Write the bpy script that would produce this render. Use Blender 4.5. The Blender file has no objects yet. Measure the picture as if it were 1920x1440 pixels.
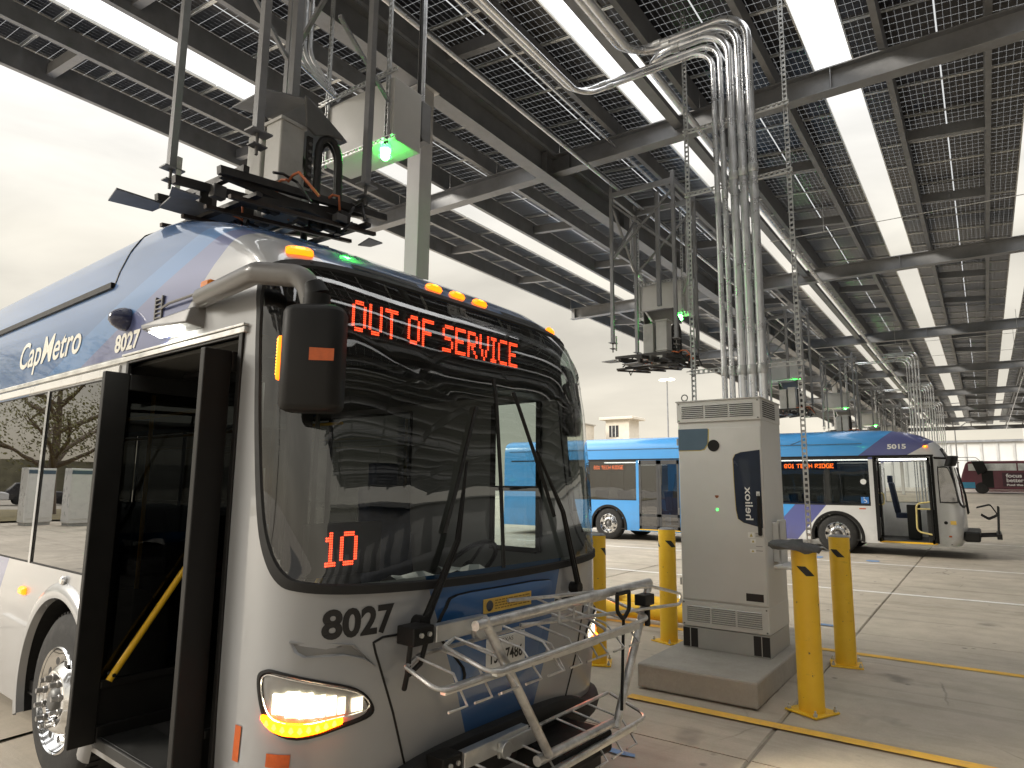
import bpy, bmesh, math, random
from mathutils import Vector, Matrix
import numpy as np

random.seed(7)
scene = bpy.context.scene
COL = scene.collection

# ------------------------------------------------------------------ camera
cam_data = bpy.data.cameras.new("camera")
cam = bpy.data.objects.new("camera", cam_data)
COL.objects.link(cam)
scene.camera = cam
PITCH, ROLL, AZ = math.radians(8.642), math.radians(0.6), math.radians(35.2025)
CAM_H = 1.80
cam_data.sensor_width = 36.0
cam_data.lens = 1250.0 / 1920.0 * 36.0
cam_data.clip_start = 0.05
cam_data.clip_end = 3000.0
_F = Vector((0, math.cos(PITCH), math.sin(PITCH)))
_U = Vector((0, -math.sin(PITCH), math.cos(PITCH)))
_R = Vector((1, 0, 0))
_R2 = math.cos(ROLL) * _R + math.sin(ROLL) * _U
_U2 = -math.sin(ROLL) * _R + math.cos(ROLL) * _U
_M = Matrix(((math.sin(AZ), math.cos(AZ), 0), (-math.cos(AZ), math.sin(AZ), 0), (0, 0, 1)))
_R2, _U2, _F = _M @ _R2, _M @ _U2, _M @ _F
_rot = Matrix((_R2, _U2, -_F)).transposed()
cam.matrix_world = Matrix.Translation((0, 0, CAM_H)) @ _rot.to_4x4()

# ------------------------------------------------------------------ world: overcast daylight
world = bpy.data.worlds.new("World")
scene.world = world
world.use_nodes = True
wn, wl = world.node_tree.nodes, world.node_tree.links
wn.clear()
SUN_ELEV, SUN_AZ = math.radians(28), math.radians(130)     # azimuth measured from +X towards +Y
sky = wn.new("ShaderNodeTexSky")
sky.sky_type = 'NISHITA'
sky.sun_disc = False
sky.sun_elevation = SUN_ELEV
sky.sun_rotation = math.radians(90) - SUN_AZ
geo = wn.new("ShaderNodeTexCoord")
sep = wn.new("ShaderNodeSeparateXYZ")
wl.new(geo.outputs['Generated'], sep.inputs[0])
ramp = wn.new("ShaderNodeValToRGB")           # CIE-like overcast: paler and brighter to the zenith
ramp.color_ramp.elements[0].position = 0.0
ramp.color_ramp.elements[0].color = (0.262, 0.236, 0.192, 1)
ramp.color_ramp.elements[1].position = 1.0
ramp.color_ramp.elements[1].color = (1.75, 1.74, 1.72, 1)
e = ramp.color_ramp.elements.new(0.30); e.color = (0.278, 0.260, 0.223, 1)
e = ramp.color_ramp.elements.new(0.46); e.color = (0.325, 0.316, 0.297, 1)
e = ramp.color_ramp.elements.new(0.72); e.color = (1.05, 1.05, 1.04, 1)
wl.new(sep.outputs['Z'], ramp.inputs[0])
mp = wn.new("ShaderNodeMapping"); mp.inputs['Scale'].default_value = (1, 1, 3.2)
wl.new(geo.outputs['Generated'], mp.inputs[0])
nz = wn.new("ShaderNodeTexNoise"); nz.inputs['Scale'].default_value = 2.6; nz.inputs['Detail'].default_value = 8; nz.inputs['Distortion'].default_value = .4
wl.new(mp.outputs[0], nz.inputs['Vector'])
cr = wn.new("ShaderNodeMapRange"); cr.inputs[1].default_value = .3; cr.inputs[2].default_value = .7
cr.inputs[3].default_value = .74; cr.inputs[4].default_value = 1.16
wl.new(nz.outputs[0], cr.inputs[0])
mul = wn.new("ShaderNodeMix"); mul.data_type = 'RGBA'; mul.blend_type = 'MULTIPLY'; mul.inputs[0].default_value = 1
wl.new(ramp.outputs[0], mul.inputs[6]); wl.new(cr.outputs[0], mul.inputs[7])
scl = wn.new("ShaderNodeMix"); scl.data_type = 'RGBA'; scl.blend_type = 'MULTIPLY'; scl.inputs[0].default_value = 1
scl.inputs[7].default_value = (10, 10, 10, 1)
wl.new(mul.outputs[2], scl.inputs[6])
mix = wn.new("ShaderNodeMix"); mix.data_type = 'RGBA'; mix.inputs[0].default_value = 0.97
wl.new(sky.outputs[0], mix.inputs[6]); wl.new(scl.outputs[2], mix.inputs[7])
bg = wn.new("ShaderNodeBackground"); bg.inputs[1].default_value = 0.10
wl.new(mix.outputs[2], bg.inputs[0])
wo = wn.new("ShaderNodeOutputWorld")
wl.new(bg.outputs[0], wo.inputs[0])

# ------------------------------------------------------------------ sun behind the cloud
sun_data = bpy.data.lights.new("sun", 'SUN')
sun_data.energy = 1.2
sun_data.angle = math.radians(18)
sun_data.color = (1.0, 0.93, 0.82)
sun = bpy.data.objects.new("sun", sun_data)
COL.objects.link(sun)
sd = Vector((math.cos(SUN_ELEV) * math.cos(SUN_AZ), math.cos(SUN_ELEV) * math.sin(SUN_AZ), math.sin(SUN_ELEV)))
sun.rotation_euler = sd.to_track_quat('Z', 'Y').to_euler()
sun.location = sd * 60

# ------------------------------------------------------------------ exposure
vs = scene.view_settings
vs.view_transform = 'Standard'
vs.look = 'None'
vs.exposure = 1.75
vs.gamma = 1.0
vs.use_curve_mapping = False
scene.cycles.max_bounces = 8
scene.cycles.diffuse_bounces = 4
scene.cycles.glossy_bounces = 4
scene.cycles.transmission_bounces = 6
scene.cycles.transparent_max_bounces = 12
scene.cycles.caustics_reflective = False
scene.cycles.caustics_refractive = False
scene.cycles.sample_clamp_indirect = 6.0
scene.cycles.use_denoising = True


# ================================================================== helpers
def g(X):
    """height of the yard: it falls gently towards the near bus and climbs beyond the canopy"""
    if X < 1.5: return -.115
    if X < 5: return .04 - (5 - X) * .0443
    if X < 20: return .008 * X
    if X < 75: return .16 + .008 * (X - 20) + .0004 * (X - 20) ** 2
    return 1.81


def tag(o, label=None, cat=None, group=None, kind=None):
    if label: o['label'] = label
    if cat: o['category'] = cat
    if group: o['group'] = group
    if kind: o['kind'] = kind
    return o


def thing(name, label, cat, loc=(0, 0, 0), rz=0.0, group=None, kind=None):
    o = bpy.data.objects.new(name, None)
    o.empty_display_size = .2
    COL.objects.link(o)
    o.location = loc
    o.rotation_euler = (0, 0, rz)
    return tag(o, label, cat, group, kind)


def copy_tree(o, parent=None):
    c = o.copy()
    COL.objects.link(c)
    c.parent = parent
    for ch in [x for x in COL.objects if x.parent == o]:
        copy_tree(ch, c)
    return c


class MB:
    """collects shapes and links them as ONE mesh object"""
    def __init__(s):
        s.v, s.f, s.m = [], [], []

    def add(s, vs, fs, mi=0):
        b = len(s.v)
        s.v.extend([tuple(map(float, p)) for p in vs])
        for f in fs:
            s.f.append(tuple(b + i for i in f)); s.m.append(mi)
        return s

    def box(s, x0, x1, y0, y1, z0, z1, mi=0, M=None):
        vs = [Vector(p) for p in ((x0, y0, z0), (x1, y0, z0), (x1, y1, z0), (x0, y1, z0), (x0, y0, z1), (x1, y0, z1), (x1, y1, z1), (x0, y1, z1))]
        if M is not None: vs = [M @ p for p in vs]
        return s.add(vs, [(3, 2, 1, 0), (4, 5, 6, 7), (0, 1, 5, 4), (1, 2, 6, 5), (2, 3, 7, 6), (3, 0, 4, 7)], mi)

    def bar(s, a, b, w, h, mi=0, up=(0, 0, 1)):
        """rectangular bar from a to b"""
        a, b = Vector(a), Vector(b)
        d = (b - a); L = d.length; d.normalize()
        up = Vector(up)
        if abs(d.dot(up)) > .98: up = Vector((1, 0, 0)) if abs(d.x) < .9 else Vector((0, 1, 0))
        x = d.cross(up).normalized(); y = x.cross(d).normalized()
        vs = []
        for t in (a, b):
            for sx, sy in ((-1, -1), (1, -1), (1, 1), (-1, 1)):
                vs.append(t + x * sx * w / 2 + y * sy * h / 2)
        return s.add(vs, [(3, 2, 1, 0), (4, 5, 6, 7), (0, 1, 5, 4), (1, 2, 6, 5), (2, 3, 7, 6), (3, 0, 4, 7)], mi)

    def tube(s, pts, r, n=8, mi=0, closed=False, cap=True):
        """round tube along a polyline; r may be one radius or one for each point"""
        P = [Vector(p) for p in pts]
        k = len(P)
        rr = r if isinstance(r, (list, tuple)) else [r] * k
        T = []
        for i in range(k):
            if closed: t = P[(i + 1) % k] - P[i - 1]
            elif i == 0: t = P[1] - P[0]
            elif i == k - 1: t = P[-1] - P[-2]
            else: t = (P[i + 1] - P[i]).normalized() + (P[i] - P[i - 1]).normalized()
            T.append(t.normalized())
        up = Vector((0, 0, 1))
        if abs(T[0].dot(up)) > .95: up = Vector((1, 0, 0))
        x = T[0].cross(up).normalized()
        rings = []
        for i in range(k):
            x = (x - T[i] * x.dot(T[i]))
            if x.length < 1e-6: x = T[i].orthogonal()
            x.normalize()
            y = T[i].cross(x)
            rings.append([P[i] + (x * math.cos(2 * math.pi * j / n) + y * math.sin(2 * math.pi * j / n)) * rr[i] for j in range(n)])
        b = [p for rg in rings for p in rg]
        fs = []
        for i in range(k if closed else k - 1):
            i2 = (i + 1) % k
            for j in range(n):
                j2 = (j + 1) % n
                fs.append((i * n + j, i2 * n + j, i2 * n + j2, i * n + j2))
        if cap and not closed:
            fs.append(tuple(range(n))); fs.append(tuple((k - 1) * n + j for j in reversed(range(n))))
        return s.add(b, fs, mi)

    def cyl(s, a, b, r, n=16, mi=0, r2=None):
        return s.tube([a, b], [r, r if r2 is None else r2], n, mi)

    def lathe(s, prof, axis='x', c=(0, 0, 0), n=40, mi=0, sgn=1, mis=None):
        """prof: (distance along the axis, radius)"""
        vs, fs = [], []
        for (t, r) in prof:
            for j in range(n):
                a = 2 * math.pi * j / n
                if axis == 'x': p = (c[0] + sgn * t, c[1] + r * math.cos(a), c[2] + r * math.sin(a))
                elif axis == 'y': p = (c[0] + r * math.cos(a), c[1] + sgn * t, c[2] + r * math.sin(a))
                else: p = (c[0] + r * math.cos(a), c[1] + r * math.sin(a), c[2] + sgn * t)
                vs.append(p)
        for i in range(len(prof) - 1):
            for j in range(n):
                j2 = (j + 1) % n
                fs.append((i * n + j, i * n + j2, (i + 1) * n + j2, (i + 1) * n + j))
        b = len(s.f)
        s.add(vs, fs, mi)
        if mis:
            for i in range(len(prof) - 1):
                for j in range(n): s.m[b + i * n + j] = mis[i]
        return s

    def prism(s, poly, d0, d1, axis='y', mi=0):
        """closed 2-D outline pushed between d0 and d1 along an axis"""
        n = len(poly)
        def P(a, b, d):
            return {'y': (a, d, b), 'x': (d, a, b), 'z': (a, b, d)}[axis]
        vs = [P(a, b, d0) for a, b in poly] + [P(a, b, d1) for a, b in poly]
        fs = [tuple(range(n)), tuple(reversed(range(n, 2 * n)))] + [(i, i + n, (i + 1) % n + n, (i + 1) % n) for i in range(n)]
        return s.add(vs, fs, mi)

    def quad(s, a, b, c, d, mi=0):
        return s.add([a, b, c, d], [(0, 1, 2, 3)], mi)

    def build(s, name, mats, parent=None, smooth=None, bevel=0, seg=2, loc=None, flip=False):
        me = bpy.data.meshes.new(name)
        me.from_pydata(s.v, [], s.f)
        mats = mats if isinstance(mats, (list, tuple)) else [mats]
        for m in mats: me.materials.append(m)
        if len(mats) > 1: me.polygons.foreach_set('material_index', s.m)
        bm = bmesh.new(); bm.from_mesh(me)
        bmesh.ops.recalc_face_normals(bm, faces=bm.faces)
        bm.to_mesh(me); bm.free()
        if smooth:
            me.polygons.foreach_set('use_smooth', [True] * len(me.polygons))
            me.set_sharp_from_angle(angle=math.radians(smooth))
        me.update()
        o = bpy.data.objects.new(name, me)
        COL.objects.link(o)
        if parent is not None: o.parent = parent
        if loc: o.location = loc
        if bevel:
            b = o.modifiers.new("bevel", 'BEVEL'); b.width = bevel; b.segments = seg; b.limit_method = 'ANGLE'
            b.angle_limit = math.radians(40)
            b.harden_normals = False
        return o


def arc_path(pts, r, seg=6):
    """round the corners of a polyline with radius r"""
    P = [Vector(p) for p in pts]
    out = [P[0]]
    for i in range(1, len(P) - 1):
        a, b, c = P[i - 1], P[i], P[i + 1]
        d1 = (a - b).normalized(); d2 = (c - b).normalized()
        ang = d1.angle(d2)
        if ang > math.radians(176): out.append(b); continue
        t = min(r / math.tan(ang / 2), (a - b).length * .49, (c - b).length * .49)
        rr = t * math.tan(ang / 2)
        cen = b + (d1 + d2).normalized() * (rr / math.sin(ang / 2))
        s0 = b + d1 * t - cen; s1 = b + d2 * t - cen
        tot = s0.angle(s1)
        for k in range(seg + 1):
            f = k / seg
            w = (math.sin((1 - f) * tot) * s0 + math.sin(f * tot) * s1) / max(math.sin(tot), 1e-6)
            out.append(cen + w)
    out.append(P[-1])
    return out


def text_mesh(txt, size, bold=0.0, shear=0.0, spacing=1.0):
    """glyph outlines as 2-D triangles: list of verts (x, y), list of faces, width"""
    cu = bpy.data.curves.new("lettering", 'FONT')
    cu.body = txt; cu.size = size; cu.offset = bold; cu.shear = shear; cu.space_character = spacing
    cu.resolution_u = 4
    ob = bpy.data.objects.new("lettering_tmp", cu)
    COL.objects.link(ob)
    dg = bpy.context.evaluated_depsgraph_get()
    me = ob.evaluated_get(dg).to_mesh()
    vs = [(v.co.x, v.co.y) for v in me.vertices]
    fs = [tuple(p.vertices) for p in me.polygons]
    ob.evaluated_get(dg).to_mesh_clear()
    bpy.data.objects.remove(ob); bpy.data.curves.remove(cu)
    w = max(v[0] for v in vs) if vs else 0
    return vs, fs, w


def lettering(name, txt, size, mapf, mat, parent, bold=0.0, shear=0.0, spacing=1.0, centre=False, width=None):
    vs, fs, w = text_mesh(txt, size, bold, shear, spacing)
    k = 1.0 if width is None else width / w
    x0 = w * k / 2 if centre else 0
    m = MB(); m.add([mapf(x * k - x0, y) for x, y in vs], fs)
    return m.build(name, mat, parent)


# dot-matrix glyphs, 5 x 7
GL = {
 'O': ["01110","10001","10001","10001","10001","10001","01110"], 'U': ["10001","10001","10001","10001","10001","10001","01110"],
 'T': ["11111","00100","00100","00100","00100","00100","00100"], 'F': ["11111","10000","10000","11110","10000","10000","10000"],
 'S': ["01111","10000","10000","01110","00001","00001","11110"], 'E': ["11111","10000","10000","11110","10000","10000","11111"],
 'R': ["11110","10001","10001","11110","10100","10010","10001"], 'V': ["10001","10001","10001","10001","01010","01010","00100"],
 'I': ["111","010","010","010","010","010","111"], 'C': ["01111","10000","10000","10000","10000","10000","01111"],
 '1': ["010","110","010","010","010","010","111"], '0': ["01110","10001","10001","10001","10001","10001","01110"],
 '8': ["01110","10001","10001","01110","10001","10001","01110"], 'H': ["10001","10001","10001","11111","10001","10001","10001"],
 'D': ["11110","10001","10001","10001","10001","10001","11110"], 'G': ["01111","10000","10000","10011","10001","10001","01111"], ' ': ["00"] * 7}


def led_dots(txt, mult=2):
    """columns and rows of lit dots, each glyph dot doubled so strokes are two dots wide"""
    dots, x = [], 0
    for ch in txt:
        rows = GL[ch]; w = len(rows[0])
        for r, row in enumerate(rows):
            for c, b in enumerate(row):
                if b == '1':
                    for i in range(mult):
                        for j in range(mult): dots.append((x + c * mult + i, (6 - r) * mult + j))
        x += w * mult + mult
    return dots, x - mult


# ================================================================== materials
def _nodes(name):
    m = bpy.data.materials.new(name); m.use_nodes = True
    n, l = m.node_tree.nodes, m.node_tree.links
    return m, n, l, n['Principled BSDF']


def _mixc(n, l, fac, a, b, blend='MIX'):
    x = n.new("ShaderNodeMix"); x.data_type = 'RGBA'; x.blend_type = blend
    for i, v in ((0, fac), (6, a), (7, b)):
        if isinstance(v, bpy.types.NodeSocket): l.new(v, x.inputs[i])
        elif i == 0: x.inputs[0].default_value = v
        else: x.inputs[i].default_value = (*v[:3], 1)
    return x.outputs[2]


def _math(n, l, op, a, b=None, c=None):
    x = n.new("ShaderNodeMath"); x.operation = op
    for i, v in enumerate((a, b, c)):
        if v is None: continue
        if isinstance(v, bpy.types.NodeSocket): l.new(v, x.inputs[i])
        else: x.inputs[i].default_value = v
    return x.outputs[0]


def _noise(n, l, scale, detail=5, rough=.55, vec=None):
    t = n.new("ShaderNodeTexNoise"); t.inputs['Scale'].default_value = scale
    t.inputs['Detail'].default_value = detail; t.inputs['Roughness'].default_value = rough
    if vec is not None: l.new(vec, t.inputs['Vector'])
    return t.outputs[0]


def _obj(n, l, scale=None):
    tc = n.new("ShaderNodeTexCoord")
    if scale is None: return tc.outputs['Object']
    mp = n.new("ShaderNodeMapping"); mp.inputs['Scale'].default_value = scale
    l.new(tc.outputs['Object'], mp.inputs[0])
    return mp.outputs[0]


def _rng(n, l, v, a, b, c=0.0, d=1.0):
    x = n.new("ShaderNodeMapRange")
    l.new(v, x.inputs[0])
    for i, k in enumerate((a, b, c, d)): x.inputs[i + 1].default_value = k
    return x.outputs[0]


def pm(name, col, rough=.5, metal=0.0, var=.12, scale=4.0, bump=0.0, bscale=60.0, coat=0.0, spec=None, dirt=0.0, dirtcol=(.10, .085, .07)):
    m, n, l, p = _nodes(name)
    v = _obj(n, l)
    f = _noise(n, l, scale, 6, .6, v)
    fr = _rng(n, l, f, .3, .7)
    lo = tuple(c * (1 - var) for c in col); hi = tuple(min(1, c * (1 + var)) for c in col)
    c = _mixc(n, l, fr, lo, hi)
    if dirt:
        d = _noise(n, l, scale * .6 + .7, 8, .7, v)
        c = _mixc(n, l, _rng(n, l, d, .52, .72, 0, dirt), c, dirtcol)
    l.new(c, p.inputs['Base Color'])
    r2 = _rng(n, l, f, .3, .7, max(0, rough - .07), min(1, rough + .07))
    l.new(r2, p.inputs['Roughness'])
    p.inputs['Metallic'].default_value = metal
    if spec is not None: p.inputs['Specular IOR Level'].default_value = spec
    if coat:
        p.inputs['Coat Weight'].default_value = coat; p.inputs['Coat Roughness'].default_value = .05
    if bump:
        b = n.new("ShaderNodeBump"); b.inputs['Strength'].default_value = bump; b.inputs['Distance'].default_value = .004
        l.new(_noise(n, l, bscale, 4, .6, v), b.inputs['Height']); l.new(b.outputs[0], p.inputs['Normal'])
    return m


def emit(name, col, strength, base=(.05, .05, .05)):
    m, n, l, p = _nodes(name)
    p.inputs['Base Color'].default_value = (*base, 1)
    p.inputs['Emission Color'].default_value = (*col, 1)
    p.inputs['Emission Strength'].default_value = strength
    p.inputs['Roughness'].default_value = .3
    return m


def glass(name, tint, ior=1.5, rough=0.0, wob=0.0, wscale=1.2, extra=0.0):
    """a thin pane: mirror-like by Fresnel, tinted where one looks through"""
    m, n, l, p = _nodes(name)
    n.remove(p)
    out = n['Material Output']
    fr = n.new("ShaderNodeFresnel")
    gm = n.new("ShaderNodeNewGeometry")          # same reflectance from either face of the pane
    l.new(_math(n, l, 'MULTIPLY_ADD', gm.outputs['Backfacing'], 1 / ior - ior, ior), fr.inputs[0])
    gl = n.new("ShaderNodeBsdfGlossy"); gl.inputs['Roughness'].default_value = rough
    tr = n.new("ShaderNodeBsdfTransparent"); tr.inputs[0].default_value = (*tint, 1)
    mx = n.new("ShaderNodeMixShader")
    f = fr.outputs[0]
    if extra: f = _math(n, l, 'MINIMUM', _math(n, l, 'MULTIPLY_ADD', f, 1.0, extra), 1.0)
    l.new(f, mx.inputs[0]); l.new(tr.outputs[0], mx.inputs[1]); l.new(gl.outputs[0], mx.inputs[2])
    if wob:
        b = n.new("ShaderNodeBump"); b.inputs['Strength'].default_value = 1.0; b.inputs['Distance'].default_value = wob
        l.new(_noise(n, l, wscale, 2, .4, _obj(n, l)), b.inputs['Height'])
        l.new(b.outputs[0], gl.inputs['Normal'])
    l.new(mx.outputs[0], out.inputs[0])
    return m


def concrete_mat(name, base, slab=False):
    m, n, l, p = _nodes(name)
    v = _obj(n, l)
    if slab:
        gi = n.new("ShaderNodeNewGeometry"); v = gi.outputs['Position']
    a = _noise(n, l, .35, 6, .6, v); b = _noise(n, l, 3.0, 8, .65, v); c = _noise(n, l, 60., 4, .6, v)
    col = _mixc(n, l, _rng(n, l, a, .35, .65), tuple(x * .80 for x in base), tuple(x * 1.18 for x in base))
    col = _mixc(n, l, _rng(n, l, b, .42, .7, 0, .55), col, tuple(x * .72 for x in base))
    # tyre rubber and drips along the driving direction
    mpn = n.new("ShaderNodeMapping"); mpn.inputs['Scale'].default_value = (1.4, .25, 1); l.new(v, mpn.inputs[0])
    s = _noise(n, l, 1.1, 7, .7, mpn.outputs[0])
    col = _mixc(n, l, _rng(n, l, s, .54, .74, 0, .65), col, (base[0] * .42, base[1] * .40, base[2] * .38))
    oil = _noise(n, l, 1.7, 3, .5, v)
    col = _mixc(n, l, _rng(n, l, oil, .66, .76, 0, .6), col, (.05, .047, .043))
    col = _mixc(n, l, _rng(n, l, c, .3, .7, 0, .28), col, tuple(x * .6 for x in base))
    if slab:
        oi = n.new("ShaderNodeObjectInfo")
        col = _mixc(n, l, _rng(n, l, oi.outputs['Random'], 0, 1, 0, .20), col, tuple(x * .62 for x in base))
        vo = n.new("ShaderNodeTexVoronoi"); vo.inputs['Scale'].default_value = 3.2; vo.inputs['Randomness'].default_value = 1; l.new(v, vo.inputs['Vector'])
        drip = _math(n, l, 'MULTIPLY', _rng(n, l, vo.outputs['Distance'], .05, .11, 1, 0), _rng(n, l, _noise(n, l, .9, 3, .5, v), .48, .58))
        col = _mixc(n, l, _math(n, l, 'MULTIPLY', drip, .75), col, (.045, .042, .038))
        wv = n.new("ShaderNodeTexNoise"); wv.inputs['Scale'].default_value = 1.3; wv.inputs['Detail'].default_value = 5; l.new(v, wv.inputs['Vector'])
        dv = n.new("ShaderNodeMix"); dv.data_type = 'VECTOR'; dv.inputs[0].default_value = .22; l.new(v, dv.inputs[4]); l.new(wv.outputs['Color'], dv.inputs[5])
        vc = n.new("ShaderNodeTexVoronoi"); vc.feature = 'DISTANCE_TO_EDGE'; vc.inputs['Scale'].default_value = .38; l.new(dv.outputs[1], vc.inputs['Vector'])
        crk = _math(n, l, 'MULTIPLY', _rng(n, l, vc.outputs['Distance'], .0, .0035, 1, 0), _rng(n, l, _noise(n, l, .5, 2, .5, v), .50, .56))
        col = _mixc(n, l, _math(n, l, 'MULTIPLY', crk, .6), col, (.08, .07, .06))
        mt = n.new("ShaderNodeMapping"); mt.inputs['Scale'].default_value = (2.6, .10, 1); l.new(v, mt.inputs[0])
        tr = _rng(n, l, _noise(n, l, 1.3, 5, .6, mt.outputs[0]), .55, .70, 0, .55)
        col = _mixc(n, l, tr, col, (base[0] * .40, base[1] * .38, base[2] * .37))
    l.new(col, p.inputs['Base Color'])
    l.new(_rng(n, l, b, .3, .7, .55, .85), p.inputs['Roughness'])
    bp = n.new("ShaderNodeBump"); bp.inputs['Strength'].default_value = .35; bp.inputs['Distance'].default_value = .004
    l.new(_math(n, l, 'ADD', c, _math(n, l, 'MULTIPLY', b, 2.)), bp.inputs['Height']); l.new(bp.outputs[0], p.inputs['Normal'])
    return m


def paint_line(name, col, wear=.45):
    m, n, l, p = _nodes(name)
    gi = n.new("ShaderNodeNewGeometry"); v = gi.outputs['Position']
    w = _noise(n, l, 9., 8, .75, v)
    c = _mixc(n, l, _rng(n, l, w, .48, .68, 0, wear), col, (.27, .25, .22))
    c = _mixc(n, l, _rng(n, l, _noise(n, l, 1.2, 4, .6, v), .4, .7, 0, .35), c, tuple(x * .55 for x in col))
    l.new(c, p.inputs['Base Color']); p.inputs['Roughness'].default_value = .7
    return m


def panel_mat():
    """underside of a two-sided solar module: dark cells, daylight through the gaps between them"""
    m, n, l, p = _nodes("solar_laminate")
    at = n.new("ShaderNodeAttribute"); at.attribute_name = "lc"
    v = at.outputs['Vector']
    sp = n.new("ShaderNodeSeparateXYZ"); l.new(v, sp.inputs[0])
    def line(sock, pitch, half, off=0.0):
        q = _math(n, l, 'ADD', sock, off)
        q = _math(n, l, 'DIVIDE', q, pitch)
        q = _math(n, l, 'FRACT', q)
        q = _math(n, l, 'SUBTRACT', q, .5)
        q = _math(n, l, 'ABSOLUTE', q)
        return _math(n, l, 'GREATER_THAN', q, .5 - half / pitch)
    lx = line(sp.outputs['X'], .1583, .0017, 10 * .1583)
    ly = line(sp.outputs['Y'], .0846, .0013, 10 * .0846)
    mid = _math(n, l, 'LESS_THAN', _math(n, l, 'ABSOLUTE', sp.outputs['Y']), .010)
    mk = _math(n, l, 'MAXIMUM', _math(n, l, 'MAXIMUM', lx, _math(n, l, 'MULTIPLY', ly, .55)), mid)
    p.inputs['Base Color'].default_value = (.012, .013, .018, 1)
    oi = n.new("ShaderNodeObjectInfo")
    bc = _mixc(n, l, _rng(n, l, _noise(n, l, 3., 3, .5, v), .3, .7), (.010, .011, .016), (.022, .022, .027))
    bc = _mixc(n, l, _rng(n, l, oi.outputs['Random'], .55, 1, 0, .7), bc, (.040, .034, .028))
    l.new(bc, p.inputs['Base Color'])
    p.inputs['Roughness'].default_value = .3
    p.inputs['Specular IOR Level'].default_value = .35
    tr = n.new("ShaderNodeBsdfTranslucent"); tr.inputs[0].default_value = (.22, .225, .23, 1)
    mx = n.new("ShaderNodeMixShader")
    l.new(mk, mx.inputs[0]); l.new(p.outputs[0], mx.inputs[1]); l.new(tr.outputs[0], mx.inputs[2])
    l.new(mx.outputs[0], n['Material Output'].inputs[0])
    return m


M = {}
M['slab'] = concrete_mat("concrete_slab", (.53, .465, .375), True)
M['asphalt'] = concrete_mat("yard_base", (.30, .265, .215), True)
M['aisle'] = concrete_mat("aisle_reflected_dark", (.075, .072, .068), True)
M['pad'] = concrete_mat("pad_concrete", (.40, .37, .325))
M['yline'] = paint_line("yellow_paint", (.86, .50, .07), .4)
M['wline'] = paint_line("white_paint", (.84, .82, .78), .35)
M['bline'] = paint_line("blue_spray", (.18, .33, .58), .9)
M['galv'] = pm("galvanised_steel", (.52, .53, .53), .42, .75, .22, 7., .15, 90)
M['steel'] = pm("painted_steel", (.235, .24, .25), .55, .25, .18, 2.5, .1, 40, dirt=.3)
M['steel_dark'] = pm("dark_steel", (.13, .128, .125), .5, .35, .2, 4.)
M['column'] = pm("grey_column_paint", (.54, .53, .52), .55, 0, .08, 2.)
M['alu'] = pm("aluminium", (.62, .62, .60), .35, .8, .12, 9.)
M['conduit'] = pm("conduit_steel", (.66, .67, .69), .30, .85, .16, 5.)
M['cell'] = panel_mat()
M['black'] = pm("black_plastic", (.0075, .007, .0065), .5, 0, .2, 8., .1, 120, spec=.3)
M['rubber'] = pm("rubber", (.010, .0095, .009), .7, 0, .25, 10., .3, 200)
M['tyre'] = pm("tyre_rubber", (.013, .0125, .012), .8, 0, .3, 12., .4, 160, dirt=.25, dirtcol=(.10, .09, .08))
M['chrome'] = pm("polished_aluminium", (.80, .80, .80), .12, 1.0, .08, 6.)
M['nut'] = pm("nut_cover", (.32, .31, .30), .4, .6, .1, 20)
M['white'] = pm("white_paint_gloss", (.72, .72, .70), .3, 0, .05, 3., coat=.3)
M['yellow'] = pm("safety_yellow", (.80, .45, .02), .42, 0, .10, 3., .08, 50, dirt=.25, dirtcol=(.35, .2, .03))
def scuffed_yellow():
    m, n, l, p = _nodes("scuffed_safety_yellow")
    v = _obj(n, l)
    c = _mixc(n, l, _rng(n, l, _noise(n, l, 3., 5, .6, v), .3, .7), (.80, .47, .02), (.88, .56, .035))
    mp2 = n.new("ShaderNodeMapping"); mp2.inputs['Scale'].default_value = (6, 6, 30); l.new(v, mp2.inputs[0])
    sc = _rng(n, l, _noise(n, l, 1.2, 6, .7, mp2.outputs[0]), .62, .74, 0, .55)
    c = _mixc(n, l, sc, c, (.30, .17, .03))
    chip = _rng(n, l, _noise(n, l, 22., 3, .6, v), .70, .73)
    c = _mixc(n, l, chip, c, (.16, .10, .06))
    rub = _math(n, l, 'MULTIPLY', _rng(n, l, _noise(n, l, 2.3, 7, .7, v), .58, .72, 0, .7), _rng(n, l, _noise(n, l, 14., 4, .6, v), .4, .6))
    c = _mixc(n, l, rub, c, (.10, .075, .05))
    l.new(c, p.inputs['Base Color'])
    l.new(_rng(n, l, _noise(n, l, 9., 5, .6, v), .3, .7, .32, .62), p.inputs['Roughness'])
    b = n.new("ShaderNodeBump"); b.inputs['Strength'].default_value = .15; b.inputs['Distance'].default_value = .003
    l.new(_noise(n, l, 35., 4, .6, v), b.inputs['Height']); l.new(b.outputs[0], p.inputs['Normal'])
    return m
M['yellow'] = scuffed_yellow()
M['rail'] = pm("yellow_rail", (.85, .50, .02), .35, 0, .06, 5., coat=.4)
M['cab'] = pm("charger_enclosure", (.60, .595, .575), .45, 0, .05, 1.5, .05, 200, dirt=.10, dirtcol=(.30, .28, .24))
M['cab2'] = pm("charger_plinth", (.40, .40, .385), .5, .2, .08, 3.)
M['navy'] = pm("navy_panel", (.018, .026, .048), .22, 0, .1, 3., coat=.5)
M['slate'] = pm("slate_panel", (.085, .13, .175), .3, 0, .08, 3.)
M['print'] = pm("white_print", (.75, .75, .73), .5, 0, .04, 5.)
M['printblack'] = pm("black_print", (.010, .009, .009), .5, 0, .05, 5.)
M['box'] = pm("enclosure_grey", (.54, .54, .525), .45, 0, .06, 2.)
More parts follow.
